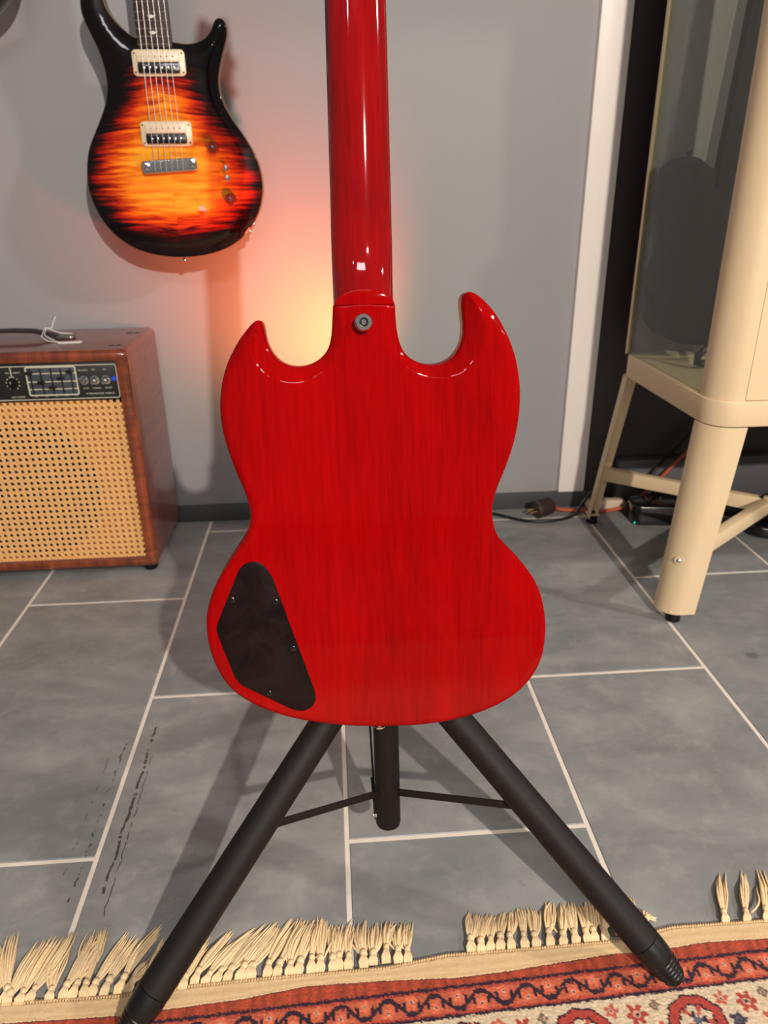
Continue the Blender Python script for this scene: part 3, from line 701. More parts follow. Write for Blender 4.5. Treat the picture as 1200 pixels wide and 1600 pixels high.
def pickup(cx, cy):
    r = MB().prism(rrect(cx, cy, 0.094, 0.0425, 0.0075), -0.001, 0.0050).build('pickup', M['ivory'], WG, bevel=0.0014)
    MB().prism(rrect(cx, cy + 0.0093, 0.075, 0.0175, 0.003), 0.0051, 0.0100).build('bobbin', M['ivory'], r, bevel=0.0012)
    MB().prism(rrect(cx, cy - 0.0083, 0.075, 0.0160, 0.003), 0.0051, 0.0100).build('bobbin', M['black_gloss'], r, bevel=0.0012)
    for k in range(6):
        x = cx - 0.0265 + k * 0.0106
        MB().lathe((x, cy - 0.0083, 0.0098), (0, 0, 1), [(0, 0.0024), (0.0010, 0.0024), (0.0014, 0.0014)], 10).build('pole_piece', M['chrome'], r)
        MB().lathe((x, cy + 0.0093, 0.0097), (0, 0, 1), [(0, 0.0016), (0.0006, 0.0016)], 8).build('pole_piece', M['steel'], r)
    for sx in (-1, 1):
        for yy in (-0.015, 0.015):
            MB().lathe((cx + sx * 0.0425, cy + yy, 0.0048), (0, 0, 1), [(0, 0.0018), (0.0007, 0.0014)], 8).build('screw', M['black_gloss'], r)
pickup(0.0028, 0.2148); pickup(0.0018, 0.0998)
ba = math.radians(3.2)
bri = MB().prism(rrect(0.0015, 0.0455, 0.104, 0.0235, 0.006, rot=ba), 0.004, 0.0135).build('bridge', M['chrome'], WG, bevel=0.003, seg=3)
for sx in (-1, 1):
    MB().lathe((0.0015 + sx * 0.0430, 0.0472 + sx * 0.0024, -0.001), (0, 0, 1), [(0, 0.0055), (0.0135, 0.0055), (0.0138, 0.0074), (0.0165, 0.0072), (0.0175, 0.005)], 16).build('stud', M['chrome'], bri)
for k in range(6):
    a = -0.0265 + k * 0.0106
    MB().tube([(0.0015 + a, 0.036 + a * 0.05, 0.0145), (0.0012 + a * 0.93, 0.24, 0.0115), (0.002 + a * 0.68, 0.70, 0.0072)], 0.00065 - 0.00006 * k, 5).build('string', M['steel'], WG)
for x, y in [(0.0851, 0.0760), (0.1103, -0.0139)]:
    kb = MB().lathe((x, y, -0.007), (0, 0, 1), [(0, 0.0125), (0.004, 0.0125), (0.006, 0.0112), (0.017, 0.0100), (0.0185, 0.0088)], 20).build('knob', M['amber'], WG)
    MB().lathe((x, y, 0.0112), (0, 0, 1), [(0, 0.0032), (0.0016, 0.0032), (0.002, 0.0022)], 12).build('knob_cap', M['steel'], kb)
MB().tube([(0.1103, -0.0225, 0.001), (0.1112, -0.0262, 0.0025)], 0.0015, 8).build('pointer', M['chrome'], WG)
for x, y in [(0.1057, 0.0405), (0.1064, 0.0226)]:
    MB().lathe((x, y, -0.005), (0, 0, 1), [(0, 0.0045), (0.005, 0.0045), (0.0055, 0.003)], 12).tube([(x, y, 0.0), (x + 0.001, y + 0.003, 0.010)], [0.0016, 0.0028], 8).build('mini_switch', M['chrome'], WG)
tg = MB().lathe((0.0595, -0.0340, -0.006), (0, 0, 1), [(0, 0.0080), (0.004, 0.0080), (0.005, 0.0045), (0.010, 0.0035)], 14).build('toggle_switch', M['chrome'], WG)
MB().tube([(0.0595, -0.0340, 0.002), (0.0560, -0.0310, 0.012), (0.0535, -0.0290, 0.018)], [0.002, 0.0045, 0.0052], 10).build('switch_tip', M['ivory'], tg)
MB().lathe((0.0045, -0.1205, -0.024), (0, -1, 0), [(0, 0.005), (0.003, 0.003), (0.006, 0.005), (0.008, 0.005)], 12).build('strap_button', M['chrome'], WG)
for t_ in ((0.150, -0.062), (0.141, -0.075)):
    MB().lathe((t_[0], t_[1], -0.024), (0.8, -0.6, 0), [(-0.006, 0.006), (-0.001, 0.006), (0.0, 0.0045), (0.002, 0.004)], 12).build('jack_nut', M['chrome'], WG)

# hanger of that guitar and the second wall guitar (only its lower bout enters the frame)
def hanger(x, z, label):
    h = thing('wall_hanger', label, 'hanger', (x, 1.70, z), (0, 0, 0), 'wall hangers for the guitars')
    MB().prism(rrect(0, 0, 0.06, 0.09, 0.01), -0.012, 0.0, 'xz').build('backplate', M['black_gloss'], h, bevel=0.001)
    MB().tube([(0, -0.01, 0), (0, -0.085, 0.0)], 0.006, 10).tube([(-0.034, -0.14, 0.012), (-0.034, -0.10, 0.0), (0, -0.083, 0.0), (0.034, -0.10, 0.0), (0.034, -0.14, 0.012)], 0.006, 10).build('yoke', M['rubber'], h)
hanger(-0.2925, 0.7482 + 0.692, 'black wall hanger holding the sunburst guitar by its headstock')
M['dark_body'] = simple('dark_brown_lacquer', (26, 12, 14), 0.3, 0, 0.9, 20, 0.2)
DG = thing('electric_guitar', 'very dark guitar cut off by the top left corner of the photo', 'guitar', (-0.689, 1.58, 1.136), (math.radians(90), 0, 0))
relief_body('body', resample(Pp, 0.006, True), prs_z, 0.044, 0.012, [0.0015, 0.004], M['dark_body'], DG, back_r=0.004)
MB().prism([(-0.028, 0.24), (0.028, 0.24), (0.022, 0.70), (-0.022, 0.70)], -0.02, 0.005).build('neck', M['rosewood'], DG, bevel=0.001)
MB().prism([(-0.022, 0.70), (0.022, 0.70), (0.034, 0.76), (0.036, 0.86), (-0.030, 0.86), (-0.032, 0.76)], -0.018, -0.004).build('headstock', M['rosewood'], DG, bevel=0.001)
MB().prism(rrect(0.0, 0.2, 0.09, 0.04, 0.006), 0, 0.006).build('pickup', M['black_gloss'], DG, bevel=0.001)
MB().prism(rrect(0.0, 0.1, 0.09, 0.04, 0.006), 0, 0.006).build('pickup', M['black_gloss'], DG, bevel=0.001)
hanger(-0.689, 1.136 + 0.692, 'black wall hanger holding the very dark guitar')

# ------------------------------------------------------------------ combo amplifier
AW, AD, AH = 0.50, 0.25, 0.463
AX1 = -0.388; AY0 = 1.43; AZ0 = 0.013
AMP = thing('guitar_amplifier', 'brown wooden combo guitar amplifier with a woven cane front, standing against the grey wall', 'amplifier', (AX1 - AW / 2, AY0, 0))
hx = AW / 2
M['amp_front'] = m_walnut('amber_walnut', (76, 28, 12), (146, 66, 26), 'x')
M['amp_sheen'] = m_walnut('walnut_wall_sheen', (88, 42, 36), (124, 68, 56), 'z', 0.8, 0.4)  # side and top wood, lightened with the wall's reflection painted in
def aframe():
    mb = MB(); z0, z1 = AZ0, AZ0 + AH; t = 0.024; bt = 0.022
    mb.box(-hx, hx, 0, AD, z1 - 0.020, z1); mb.box(-hx, hx, 0, AD, z0, z0 + bt)
    mb.box(-hx, -hx + t, 0, AD, z0 + bt, z1 - 0.020); mb.box(hx - t, hx, 0, AD, z0 + bt, z1 - 0.020)
    return mb
def rounded_shell():
    """box shell built as a swept frame: outer rounded edges, open front"""
    z0, z1 = AZ0, AZ0 + AH; t = 0.0235; bt = 0.021
    n = 6; R = 0.012
    prof = []   # (inset from outside, depth y)
    for k in range(n + 1):
        a = PI / 2 * k / n; prof.append((R * (1 - math.sin(a)) , R * (1 - math.cos(a)) ))
    prof = [(0.0, AD)] + [(0.0, R)] + [(R - R * math.cos(a), R - R * math.sin(a)) for a in np.linspace(0, PI / 2, n + 1)][1:] + [(t - 0.002, 0.0), (t, 0.002), (t, 0.030)]
    cor = rrect(0, (z0 + z1) / 2, 2 * hx, z1 - z0, 0.013, 4)
    N = len(cor); cz = (z0 + z1) / 2; vs = []
    for ins, y in prof:
        sx = (hx - ins) / hx; 
        r = max(0.013 - ins, 0.0008)
        vs += [(a, y, b) for a, b in rrect(0, cz, 2 * (hx - ins), (z1 - z0) - 2 * ins * (bt / t), r, 4)]
    fs = [(i * N + k, i * N + (k + 1) % N, (i + 1) * N + (k + 1) % N, (i + 1) * N + k) for i in range(len(prof) - 1) for k in range(N)]
    fs.append(tuple(range(N)))
    return MB().add(vs, fs)
shell = rounded_shell().build('amplifier_case', M['amp_front'], AMP, angle=50)
shell.data.materials.append(M['amp_sheen'])
for f in shell.data.polygons:
    if abs(f.normal.x) > 0.85 and f.center.y > 0.012 and abs(f.center.x) > hx - 0.002: f.material_index = 1
    if f.normal.z > 0.85 and f.center.y > 0.012: f.material_index = 1
gx0, gx1 = -hx + 0.0245, hx - 0.0245; gz0, gz1 = AZ0 + 0.0215, 0.3775
M['baffle'] = simple('tan_baffle', (150, 88, 34), 0.8, 0, 0, 30, 0.1)
M['speaker_dark'] = simple('speaker_black', (14, 11, 10), 0.8)
# baffle board with its speaker opening
def ring_plate(x0, x1, z0, z1, cx, cz, r, y0, y1, n=48):
    mb = MB(); vs = []; fs = []
    for y in (y0, y1):
        for k in range(n):
            a = 2 * PI * k / n; vs.append((cx + r * math.cos(a), y, cz + r * math.sin(a)))
        for k in range(n):
            a = 2 * PI * k / n; c, s_ = math.cos(a), math.sin(a)
            tx = (x1 - cx) / c if c > 1e-6 else ((x0 - cx) / c if c < -1e-6 else 1e9)
            tz = (z1 - cz) / s_ if s_ > 1e-6 else ((z0 - cz) / s_ if s_ < -1e-6 else 1e9)
            t = min(tx, tz); vs.append((cx + t * c, y, cz + t * s_))
    for k in range(n):
        k2 = (k + 1) % n
        fs += [(k, k2, n + k2, n + k), (2 * n + k, 3 * n + k, 3 * n + k2, 2 * n + k2), (k, 2 * n + k, 2 * n + k2, k2)]
    return mb.add(vs, fs)
baffle = ring_plate(gx0, gx1, gz0, gz1, 0.0, 0.193, 0.154, 0.0125, 0.022).build('baffle_board', M['baffle'], AMP)
MB().lathe((0.0, 0.030, 0.193), (0, 1, 0), [(0, 0.165), (0.004, 0.150), (0.045, 0.06), (0.04, 0.03), (0.03, 0.0)], 40).build('speaker_cone', M['speaker_dark'], AMP)
def m_cane():
    k = NT('woven_cane')
    f = k.noise(k.co('Object', (150, 150, 150)), 1.0, 4, 0.6)
    k.p(Base_Color=k.mix(f, sl((214, 154, 88)), sl((246, 196, 128))), Roughness=0.5, Specular_IOR_Level=0.4)
    return k.m
M['cane'] = m_cane()
cane = MB(); pt = 0.0127
def ribbon(x0, z0, x1, z1, wd, y):
    # clip to the opening (Liang-Barsky)
    dx, dz = x1 - x0, z1 - z0; t0, t1 = 0.0, 1.0
    for pq, q in ((-dx, x0 - gx0), (dx, gx1 - x0), (-dz, z0 - gz0), (dz, gz1 - z0)):
        if abs(pq) < 1e-9:
            if q < 0: return
        else:
            r = q / pq
            if pq < 0: t0 = max(t0, r)
            else: t1 = min(t1, r)
    if t1 - t0 < 1e-3: return
    ax, az, bx_, bz = x0 + dx * t0, z0 + dz * t0, x0 + dx * t1, z0 + dz * t1
    l = math.hypot(dx, dz); nx_, nz_ = -dz / l * wd / 2, dx / l * wd / 2; h = 0.0006
    vs = [(px_ + s_ * nx_ * q, y + (h if q < 1 else 0.0) * -1 + (0.0006), pz_ + s_ * nz_ * q) for px_, pz_ in ((ax, az), (bx_, bz)) for s_, q in ((-1, 1), (-1, 0.5), (1, 0.5), (1, 1))]
    cane.add(vs, [(0, 1, 5, 4), (1, 2, 6, 5), (2, 3, 7, 6), (3, 0, 4, 7)])
Wg, Hg = gx1 - gx0, gz1 - gz0
nx_c, nz_c = int(Wg / pt) + 2, int(Hg / pt) + 2
for i in range(nx_c):
    for s_ in (-1, 1): ribbon(gx0 + (i - 0.2) * pt + s_ * 0.0017, gz0 - 0.01, gx0 + (i - 0.2) * pt + s_ * 0.0017, gz1 + 0.01, 0.0023, 0.0115)
for j in range(nz_c):
    for s_ in (-1, 1): ribbon(gx0 - 0.01, gz0 + (j + 0.3) * pt + s_ * 0.0017, gx1 + 0.01, gz0 + (j + 0.3) * pt + s_ * 0.0017, 0.0023, 0.0108)
for d_ in (1, -1):
    for i in range(-nz_c - 2, nx_c + nz_c + 3):
        xs_ = gx0 + (i + 0.3) * pt; zs = gz0 + 0.3 * pt
        for s_ in (0,): ribbon(xs_ - d_ * 1.0, zs - 1.0, xs_ + d_ * 1.0, zs + 1.0, 0.0024, 0.0100 if d_ > 0 else 0.0094)
cane.build('cane_grille', M['cane'], AMP, angle=60)
# black control panel
PZ0, PZ1 = 0.3795, AZ0 + AH - 0.0225
pnl = MB().box(gx0, gx1, 0.009, 0.016, PZ0, PZ1).build('control_panel', M['panel_black'], AMP, bevel=0.0006)
def outline_ring(cx, cz, w_, h_, r, t, y, m, name, parent):
    a = rrect(cx, cz, w_, h_, r, 5); b = rrect(cx, cz, w_ - 2 * t, h_ - 2 * t, max(r - t, 0.0005), 5); n = len(a)
    vs = [(x, y, z) for x, z in a] + [(x, y, z) for x, z in b] + [(x, y + 0.0012, z) for x, z in a] + [(x, y + 0.0012, z) for x, z in b]
    fs = []
    for k in range(n):
        q = (k + 1) % n; fs += [(k, q, n + q, n + k), (k, 2 * n + k, 2 * n + q, q), (n + k, n + q, 3 * n + q, 3 * n + k)]
    return MB().add(vs, fs).build(name, m, parent, smooth=False)
wx = AMP.location.x
def lx(px): return (-0.6300 + 0.00118 * px) - wx
def lz(py): return 0.4475 - (py - 573) * 0.00132
zc = (lz(573) + lz(621.5)) / 2; hh = lz(573) - lz(621.5)
outline_ring(0.0, zc, (gx1 - gx0) - 0.003, hh + 0.002, 0.005, 0.0013, 0.0080, M['print_cream'], 'border_line', pnl)
ex0, ex1 = lx(40), lx(117.5); ez0, ez1 = lz(615), lz(574.5)
eq = MB().box(ex0, ex1, 0.0072, 0.0095, ez0, ez1).build('equalizer', simple('equalizer_slate', (66, 72, 78), 0.4), pnl, bevel=0.0003)
outline_ring((ex0 + ex1) / 2, (ez0 + ez1) / 2, ex1 - ex0 + 0.003, ez1 - ez0 + 0.003, 0.004, 0.0022, 0.0066, M['print_cream'], 'border_line', pnl)
for py in (583.5, 595.5, 606.5): MB().box(ex0, ex1, 0.0068, 0.0074, lz(py) - 0.0008, lz(py) + 0.0008).build('scale_line', M['print_cream'], eq, smooth=False)
for px_, py in ((46, 581), (62.5, 595.5), (79, 603), (94.5, 590), (110, 580.5)):
    sl_ = MB().box(lx(px_) - 0.0014, lx(px_) + 0.0014, 0.0062, 0.0074, ez0 + 0.002, ez1 - 0.002).build('slot', M['speaker_dark'], eq, smooth=False)
    MB().box(lx(px_) - 0.0065, lx(px_) + 0.0065, -0.003, 0.0064, lz(py) - 0.0022, lz(py) + 0.0022).build('slider', M['black_gloss'], eq, bevel=0.0012)
for q, px_ in enumerate((15.6, -17, -50, -83, -116, -149, -182)):
    c_ = lx(px_)
    if c_ < gx0 + 0.015: break
    kb = MB().lathe((c_, 0.009, lz(597)), (0, -1, 0), [(0, 0.0098), (0.001, 0.0098), (0.0015, 0.0072), (0.010, 0.0066), (0.0115, 0.0058)], 22).build('knob', M['black_gloss'], pnl)
    MB().box(c_ - 0.0005, c_ + 0.0005, -0.0028, -0.0020, lz(597) + 0.001, lz(597) + 0.006).build('pointer', M['print_cream'], kb, smooth=False)
    dg = MB()
    for d_ in range(10):
        a = math.radians(-125 + d_ * 28) + PI / 2 - math.radians(90) * 0
        ang = math.radians(235 - d_ * 32)
        dg.box(c_ + 0.0122 * math.cos(ang) - 0.0008, c_ + 0.0122 * math.cos(ang) + 0.0008, 0.0084, 0.009, lz(597) + 0.0122 * math.sin(ang) - 0.0011, lz(597) + 0.0122 * math.sin(ang) + 0.0011)
    dg.build('dial_marks', M['print_cream'], pnl, smooth=False)
    MB().box(c_ - 0.0008, c_ + 0.0008, 0.0084, 0.009, lz(588), lz(574)).build('marker_line', M['print_cream'], pnl, smooth=False)
for px_ in (129.0, 146.5, 164.0):
    c_ = lx(px_)
    sw = MB().lathe((c_, 0.009, lz(595)), (0, -1, 0), [(0, 0.0088), (0.0018, 0.0088), (0.002, 0.0062), (0.0045, 0.0055), (0.0065, 0.004)], 18).build('toggle_switch', M['chrome'], pnl, angle=50)
    MB().tube([(c_, 0.004, lz(595)), (c_ - 0.0016, -0.008, lz(595) + (0.006 if px_ < 140 else -0.003))], [0.0018, 0.0032], 10).build('lever', M['chrome'], sw)
jm = NT('blue_jewel'); jm.p(Base_Color=sl((30, 60, 170)), Roughness=0.1, Emission_Color=(0.05, 0.18, 1, 1), Emission_Strength=0.12, Coat_Weight=1.0)
MB().lathe((lx(177), 0.009, lz(594)), (0, -1, 0), [(0, 0.0052), (0.002, 0.0052), (0.0045, 0.0035), (0.006, 0.0)], 14).build('pilot_lamp', jm.m, pnl)
RX = Matrix.Rotation(PI / 2, 4, 'X')
for s_, px_, py, sz in (('EQ AUTO', 129.5, 580.5, 0.0040), ('ON', 146, 580, 0.0040), ('ON', 163.5, 580, 0.0040), ('EQ IN', 130, 607.3, 0.0038), ('STANDBY', 147.5, 607.3, 0.0038), ('POWER', 166, 607, 0.0038), ('LEAD MASTER', 20, 617.5, 0.0042), ('PULL', 10, 581.8, 0.0038), ('BRIGHT', 24.5, 581.8, 0.0038),
                        ('80', 48.5, 617.5, 0.0036), ('240', 65, 617.2, 0.0036), ('750', 80.5, 617.2, 0.0036), ('2200', 96.5, 616.8, 0.0036), ('6600', 112.5, 616.8, 0.0036), ('© MESA/BOOGIE  MARK III', 151.5, 615.2, 0.0046)):
    text('lettering', s_, sz, M['print_cream'], pnl, Matrix.Translation((lx(px_), 0.0086, lz(py))) @ RX)
# feet, corner screws, handle
for fx, fy_ in ((hx - 0.022, 0.022), (-hx + 0.022, 0.022), (hx - 0.022, AD - 0.03), (-hx + 0.022, AD - 0.03)):
    MB().lathe((fx, fy_, AZ0 + 0.001), (0, 0, -1), [(0, 0.0165), (0.006, 0.0165), (0.012, 0.0135), (0.0138, 0.012)], 20).build('foot', M['rubber'], AMP)
zt = AZ0 + AH
for cx_, cy_ in ((hx - 0.033, 0.050), (hx - 0.030, 0.185), (-hx + 0.033, 0.050), (-hx + 0.030, 0.185)):
    MB().lathe((cx_ - 0.007, cy_, zt - 0.0005), (0, 0, 1), [(0, 0.0068), (0.001, 0.0068), (0.002, 0.004)], 14).lathe((cx_ + 0.007, cy_, zt - 0.0005), (0, 0, 1), [(0, 0.0068), (0.001, 0.0068), (0.002, 0.004)], 14).build('top_screws', M['black_gloss'], AMP)
HY = 0.130; HZ = zt
hd = MB()
pts = [(x_, 0.0, HZ + z_) for x_, z_ in ((-0.128, 0.006), (-0.10, 0.014), (-0.05, 0.019), (0.0, 0.020), (0.04, 0.018), (0.068, 0.011), (0.085, 0.006))]
vs = []
for x_, _, z_ in pts: vs += [(x_, HY - 0.013, z_ - 0.003), (x_, HY - 0.013, z_ + 0.001), (x_, HY - 0.007, z_ + 0.0035), (x_, HY + 0.007, z_ + 0.0035), (x_, HY + 0.013, z_ + 0.001), (x_, HY + 0.013, z_ - 0.003)]
hd.add(vs, [(i * 6 + k, i * 6 + (k + 1) % 6, (i + 1) * 6 + (k + 1) % 6, (i + 1) * 6 + k) for i in range(len(pts) - 1) for k in range(6)] + [tuple(range(6)), tuple(range(36, 42))[::-1]])
hdl = hd.build('handle', simple('black_leather', (34, 26, 26), 0.45, 0, 0, 80, 0.2, 0.1), AMP, angle=50)
for cx_ in (0.098, -0.140):
    MB().prism(rrect(cx_, HY, 0.040, 0.026, 0.008), HZ - 0.0002, HZ + 0.0085).build('handle_cap', M['steel'], hdl, bevel=0.003, seg=3)
PT = thing('price_tag', 'white paper price tag and string lying by the amplifier handle', 'tag', (AMP.location.x + 0.115, AY0 + 0.085, zt + 0.0008), (0, 0, math.radians(6)))
MB().prism(rrect(0.006, 0, 0.044, 0.017, 0.002), 0, 0.0012).build('tag_card', M['white_tag'], PT)
MB().tube([(-0.014, 0.001, 0.001), (-0.030, 0.008, 0.006), (-0.045, 0.020, 0.014), (-0.044, 0.040, 0.024), (-0.036, 0.052, 0.021), (-0.034, 0.058, 0.030), (-0.028, 0.064, 0.042)], 0.0007, 6).tube([(-0.014, 0.0, 0.001), (-0.036, 0.006, 0.003), (-0.052, 0.022, 0.010), (-0.046, 0.042, 0.0245), (-0.020, 0.046, 0.012), (0.004, 0.040, 0.011)], 0.0007, 6).build('tag_string', M['white_tag'], PT)

# ------------------------------------------------------------------ display cabinet
CX0, CY0, CX1, CY1 = 0.620, 1.130, 1.430, 1.540
CZ0, CZ1, CZT = 0.379, 0.4225, 1.47
CAB = thing('display_cabinet', 'cream metal display cabinet with glass sides on splayed legs, right of the white trim', 'cabinet', (CX0, CY0, 0))
cw, cd = CX1 - CX0, CY1 - CY0
def round_plan(x0, y0, x1, y1, r, n=8): return rrect((x0 + x1) / 2, (y0 + y1) / 2, x1 - x0, y1 - y0, r, n)
MB().prism(round_plan(0, 0, cw, cd, 0.045), CZ0, CZ1).build('base_tray', M['cream'], CAB, bevel=0.0022, seg=3, angle=50)
MB().prism(round_plan(0.004, 0.004, cw - 0.004, cd - 0.004, 0.042), CZT - 0.03, CZT).build('top_panel', M['cream'], CAB, bevel=0.002, angle=50)
def corner_sheet(lo, hi, fx, fy, t=0.0025):
    """sheet bent around a rounded corner. lo/hi: (x0, y0, r, lenx, leny, z) sections; fx, fy mirror"""
    secs = []
    for (x0, y0, r, lx_, ly_, z) in (lo, hi):
        a = [(x0, y0 + ly_), (x0, y0 + r)] + [(x0 + r - r * math.cos(q), y0 + r - r * math.sin(q)) for q in np.linspace(0, PI / 2, 10)][1:] + [(x0 + lx_, y0)]
        ri = r - t
        b = [(x0 + t, y0 + ly_), (x0 + t, y0 + r)] + [(x0 + r - ri * math.cos(q), y0 + r - ri * math.sin(q)) for q in np.linspace(0, PI / 2, 10)][1:] + [(x0 + lx_, y0 + t)]
        secs.append([(fx(x), fy(y), z) for x, y in a + b[::-1]])
    n = len(secs[0]); mb = MB().add(secs[0] + secs[1], [tuple(range(n)), tuple(range(n, 2 * n))[::-1]] + [(i, (i + 1) % n, n + (i + 1) % n, n + i) for i in range(n)])
    return mb
for ix in (0, 1):
    for iy in (0, 1):
        fx = (lambda x: x) if not ix else (lambda x: cw - x)
        fy = (lambda y: y) if not iy else (lambda y: cd - y)
        if iy == 0:
            lo = (-0.027, 0.000, 0.034, 0.060, 0.046, 0.018); hi = (-0.0005, -0.0005, 0.046, 0.066, 0.056, CZ0 - 0.001)
            ft = (0.000, 0.016)
        else:
            lo = (-0.022, -0.062, 0.020, 0.034, 0.034, 0.018); hi = (0.000, 0.000, 0.028, 0.042, 0.042, CZ0 - 0.001)
            ft = (-0.006, -0.050)
        lg = corner_sheet(lo, hi, fx, fy).build('leg', M['cream'], CAB, bevel=0.0006, seg=1, angle=40)
        fp = (fx(ft[0]), fy(ft[1]))
        MB().lathe((fp[0], fp[1], 0.030), (0, 0, -1), [(0, 0.006), (0.012, 0.006), (0.0125, 0.013), (0.0285, 0.0135), (0.0298, 0.012)], 18).build('foot', M['rubber'], lg, angle=50)
        MB().box(min(fx(ft[0] - 0.014), fx(ft[0] + 0.014)), max(fx(ft[0] - 0.014), fx(ft[0] + 0.014)), min(fy(ft[1] - 0.012), fy(ft[1] + 0.012)), max(fy(ft[1] - 0.012), fy(ft[1] + 0.012)), 0.022, 0.0245).build('foot_plate', M['cream'], lg, smooth=False)
        if iy == 0:
            bp = Vector((fx(-0.010), fy(0.0095), 0.128)); ax = Vector((-0.6 if not ix else 0.6, -0.8, 0))
            MB().lathe(bp - ax.normalized() * 0.001, ax, [(0, 0.0085), (0.0004, 0.0085), (0.0008, 0.0068), (0.0004, 0.0050)], 18).build('dimple', M['cream'], lg)
            MB().lathe(bp - ax.normalized() * 0.001, ax, [(0, 0.0040), (0.002, 0.0040), (0.0034, 0.0022), (0.0034, 0.0)], 14).build('bolt', M['chrome'], lg)
        # rounded corner posts
        if iy == 0:
            corner_sheet((0.0035, 0.0035, 0.043, 0.0505, 0.055, CZ1), (0.0035, 0.0035, 0.043, 0.0505, 0.055, CZT - 0.03), fx, fy, 0.002).build('corner_post', M['cream'], CAB, bevel=0.0004, seg=1, angle=40)
        else:
            corner_sheet((0.0035, 0.0035, 0.008, 0.016, 0.0145, CZ1), (0.0035, 0.0035, 0.008, 0.016, 0.0145, CZT - 0.03), fx, fy, 0.002).build('corner_post', M['cream'], CAB, bevel=0.0004, seg=1, angle=40)
def bar(p0, p1, w_, h_, name='brace'):
    p0, p1 = Vector(p0), Vector(p1); d = (p1 - p0).normalized(); s_ = d.cross(Vector((0, 0, 1))).normalized()
    vs = [p + s_ * a * w_ / 2 + Vector((0, 0, b * h_ / 2)) for p in (p0, p1) for a, b in ((-1, -1), (1, -1), (1, 1), (-1, 1))]
    return MB().add(vs, [(0, 1, 2, 3), (7, 6, 5, 4), (0, 4, 5, 1), (1, 5, 6, 2), (2, 6, 7, 3), (3, 7, 4, 0)]).build(name, M['cream'], CAB, bevel=0.0012)
zb = 0.130; cyb = 0.238
for a, b in (((0.000, 0.455), (0.275, cyb)), ((0.010, 0.020), (0.275, cyb - 0.010)), ((cw, 0.455), (cw - 0.275, cyb)), ((cw - 0.01, 0.020), (cw - 0.275, cyb - 0.01))):
    bar((a[0], a[1], zb), (b[0], b[1], zb), 0.020, 0.030)
bar((0.265, cyb, zb), (cw - 0.265, cyb, zb), 0.022, 0.030)
k = NT('clear_glass')
k.p(Base_Color=(0.93, 0.97, 0.93, 1), Roughness=0.0, IOR=1.5, Transmission_Weight=1.0)
lp = k.n('ShaderNodeBsdfTransparent'); fr = k.n('ShaderNodeLayerWeight'); fr.inputs['Blend'].default_value = 0.5
gl = k.n('ShaderNodeBsdfGlossy'); gl.inputs['Roughness'].default_value = 0.0
lp.inputs[0].default_value = (0.90, 0.93, 0.89, 1)
mxs = k.n('ShaderNodeMixShader'); k.set(mxs.inputs[0], k.math('ADD', 0.04, k.math('MULTIPLY', 0.96, k.math('POWER', fr.outputs['Facing'], 5.0)))); k.t.links.new(lp.outputs[0], mxs.inputs[1]); k.t.links.new(gl.outputs[0], mxs.inputs[2])
k.t.links.new(mxs.outputs[0], k.t.nodes['Material Output'].inputs[0])
M['glass'] = k.m
for sx in (0.010, cw - 0.010):
    MB().box(sx - 0.002, sx + 0.002, 0.053, cd - 0.012, CZ1 + 0.0005, CZT - 0.031).build('side_glass', M['glass'], CAB, smooth=False)
MB().box(0.016, cw - 0.016, cd - 0.008, cd - 0.005, CZ1, CZT - 0.03).build('back_panel', simple('dark_grey_panel', (118, 110, 108), 0.5), CAB, smooth=False)
dr = MB(); dx0, dx1, dz0, dz1 = 0.0545, cw - 0.0545, CZ1 + 0.0015, CZT - 0.032
dr.box(dx0, dx0 + 0.040, 0.0035, 0.020, dz0, dz1).box(dx1 - 0.040, dx1, 0.0035, 0.020, dz0, dz1).box(dx0 + 0.040, dx1 - 0.040, 0.0035, 0.020, dz0, dz0 + 0.031).box(dx0 + 0.040, dx1 - 0.040, 0.0035, 0.020, dz1 - 0.031, dz1)
door = dr.build('cabinet_door', M['cream'], CAB, smooth=False)
MB().box(dx0 + 0.038, dx1 - 0.038, 0.010, 0.014, dz0 + 0.029, dz1 - 0.029).build('door_glass', M['glass'], door, smooth=False)
MB().lathe((dx1 - 0.02, 0.0035, 0.78), (0, -1, 0), [(0, 0.006), (0.012, 0.005), (0.018, 0.009), (0.024, 0.008)], 14).build('door_knob', M['steel'], door)

# dark guitar-shaped body in the cabinet, with a little stand
cg = [(685,791),(667,790),(652,783),(640,770),(632,748),(632,724),(639,692),(650,662),(653,635),(647,610),(634,588),(628,560),(630,520),(650,480),(690,452),(745,440),(800,446),(845,470),(868,510),(866,555),(846,590),(826,620),(818,650),(822,690),(820,730),(800,748),(782,742),(770,752),(748,772),(732,771),(722,773),(705,787)]
cg = [(max(a, 639), b) for a, b in cg]
cgp = soften(resample(catmull(np.array(cg) / 1000, 5), 0.004, True), 4, True) - np.array([0.735, 0.44])
DI = thing('electric_guitar', 'dark brown single-cut guitar shape standing inside the glass display cabinet', 'guitar', (0.735, 1.466, 0.447), (math.radians(89), 0, 0))
M['cab_shape'] = simple('near_black_brown', (15, 10, 9), 0.75, 0, 0.0, 20, 0.2, spec=0.1)
relief_body('body', cgp, lambda D, I, V: -0.006 * (1 - np.clip(D / 0.03, 0, 1)) ** 2 - 0.003 * (1 - np.clip(D / 0.003, 0, 1)) ** 2, 0.045, 0.008, [0.0015, 0.004], M['cab_shape'], DI)
MB().prism([(0.000, 0.30), (0.054, 0.30), (0.066, 0.66), (0.022, 0.66)], -0.02, 0.004).build('neck', M['cab_shape'], DI, bevel=0.002)
MB().lathe((-0.050, 0.350, -0.02), (-0.1, 1, 0), [(0, 0.005), (0.002, 0.0035), (0.008, 0.0035), (0.009, 0.006), (0.011, 0.006)], 12).build('strap_button', M['black_gloss'], DI)
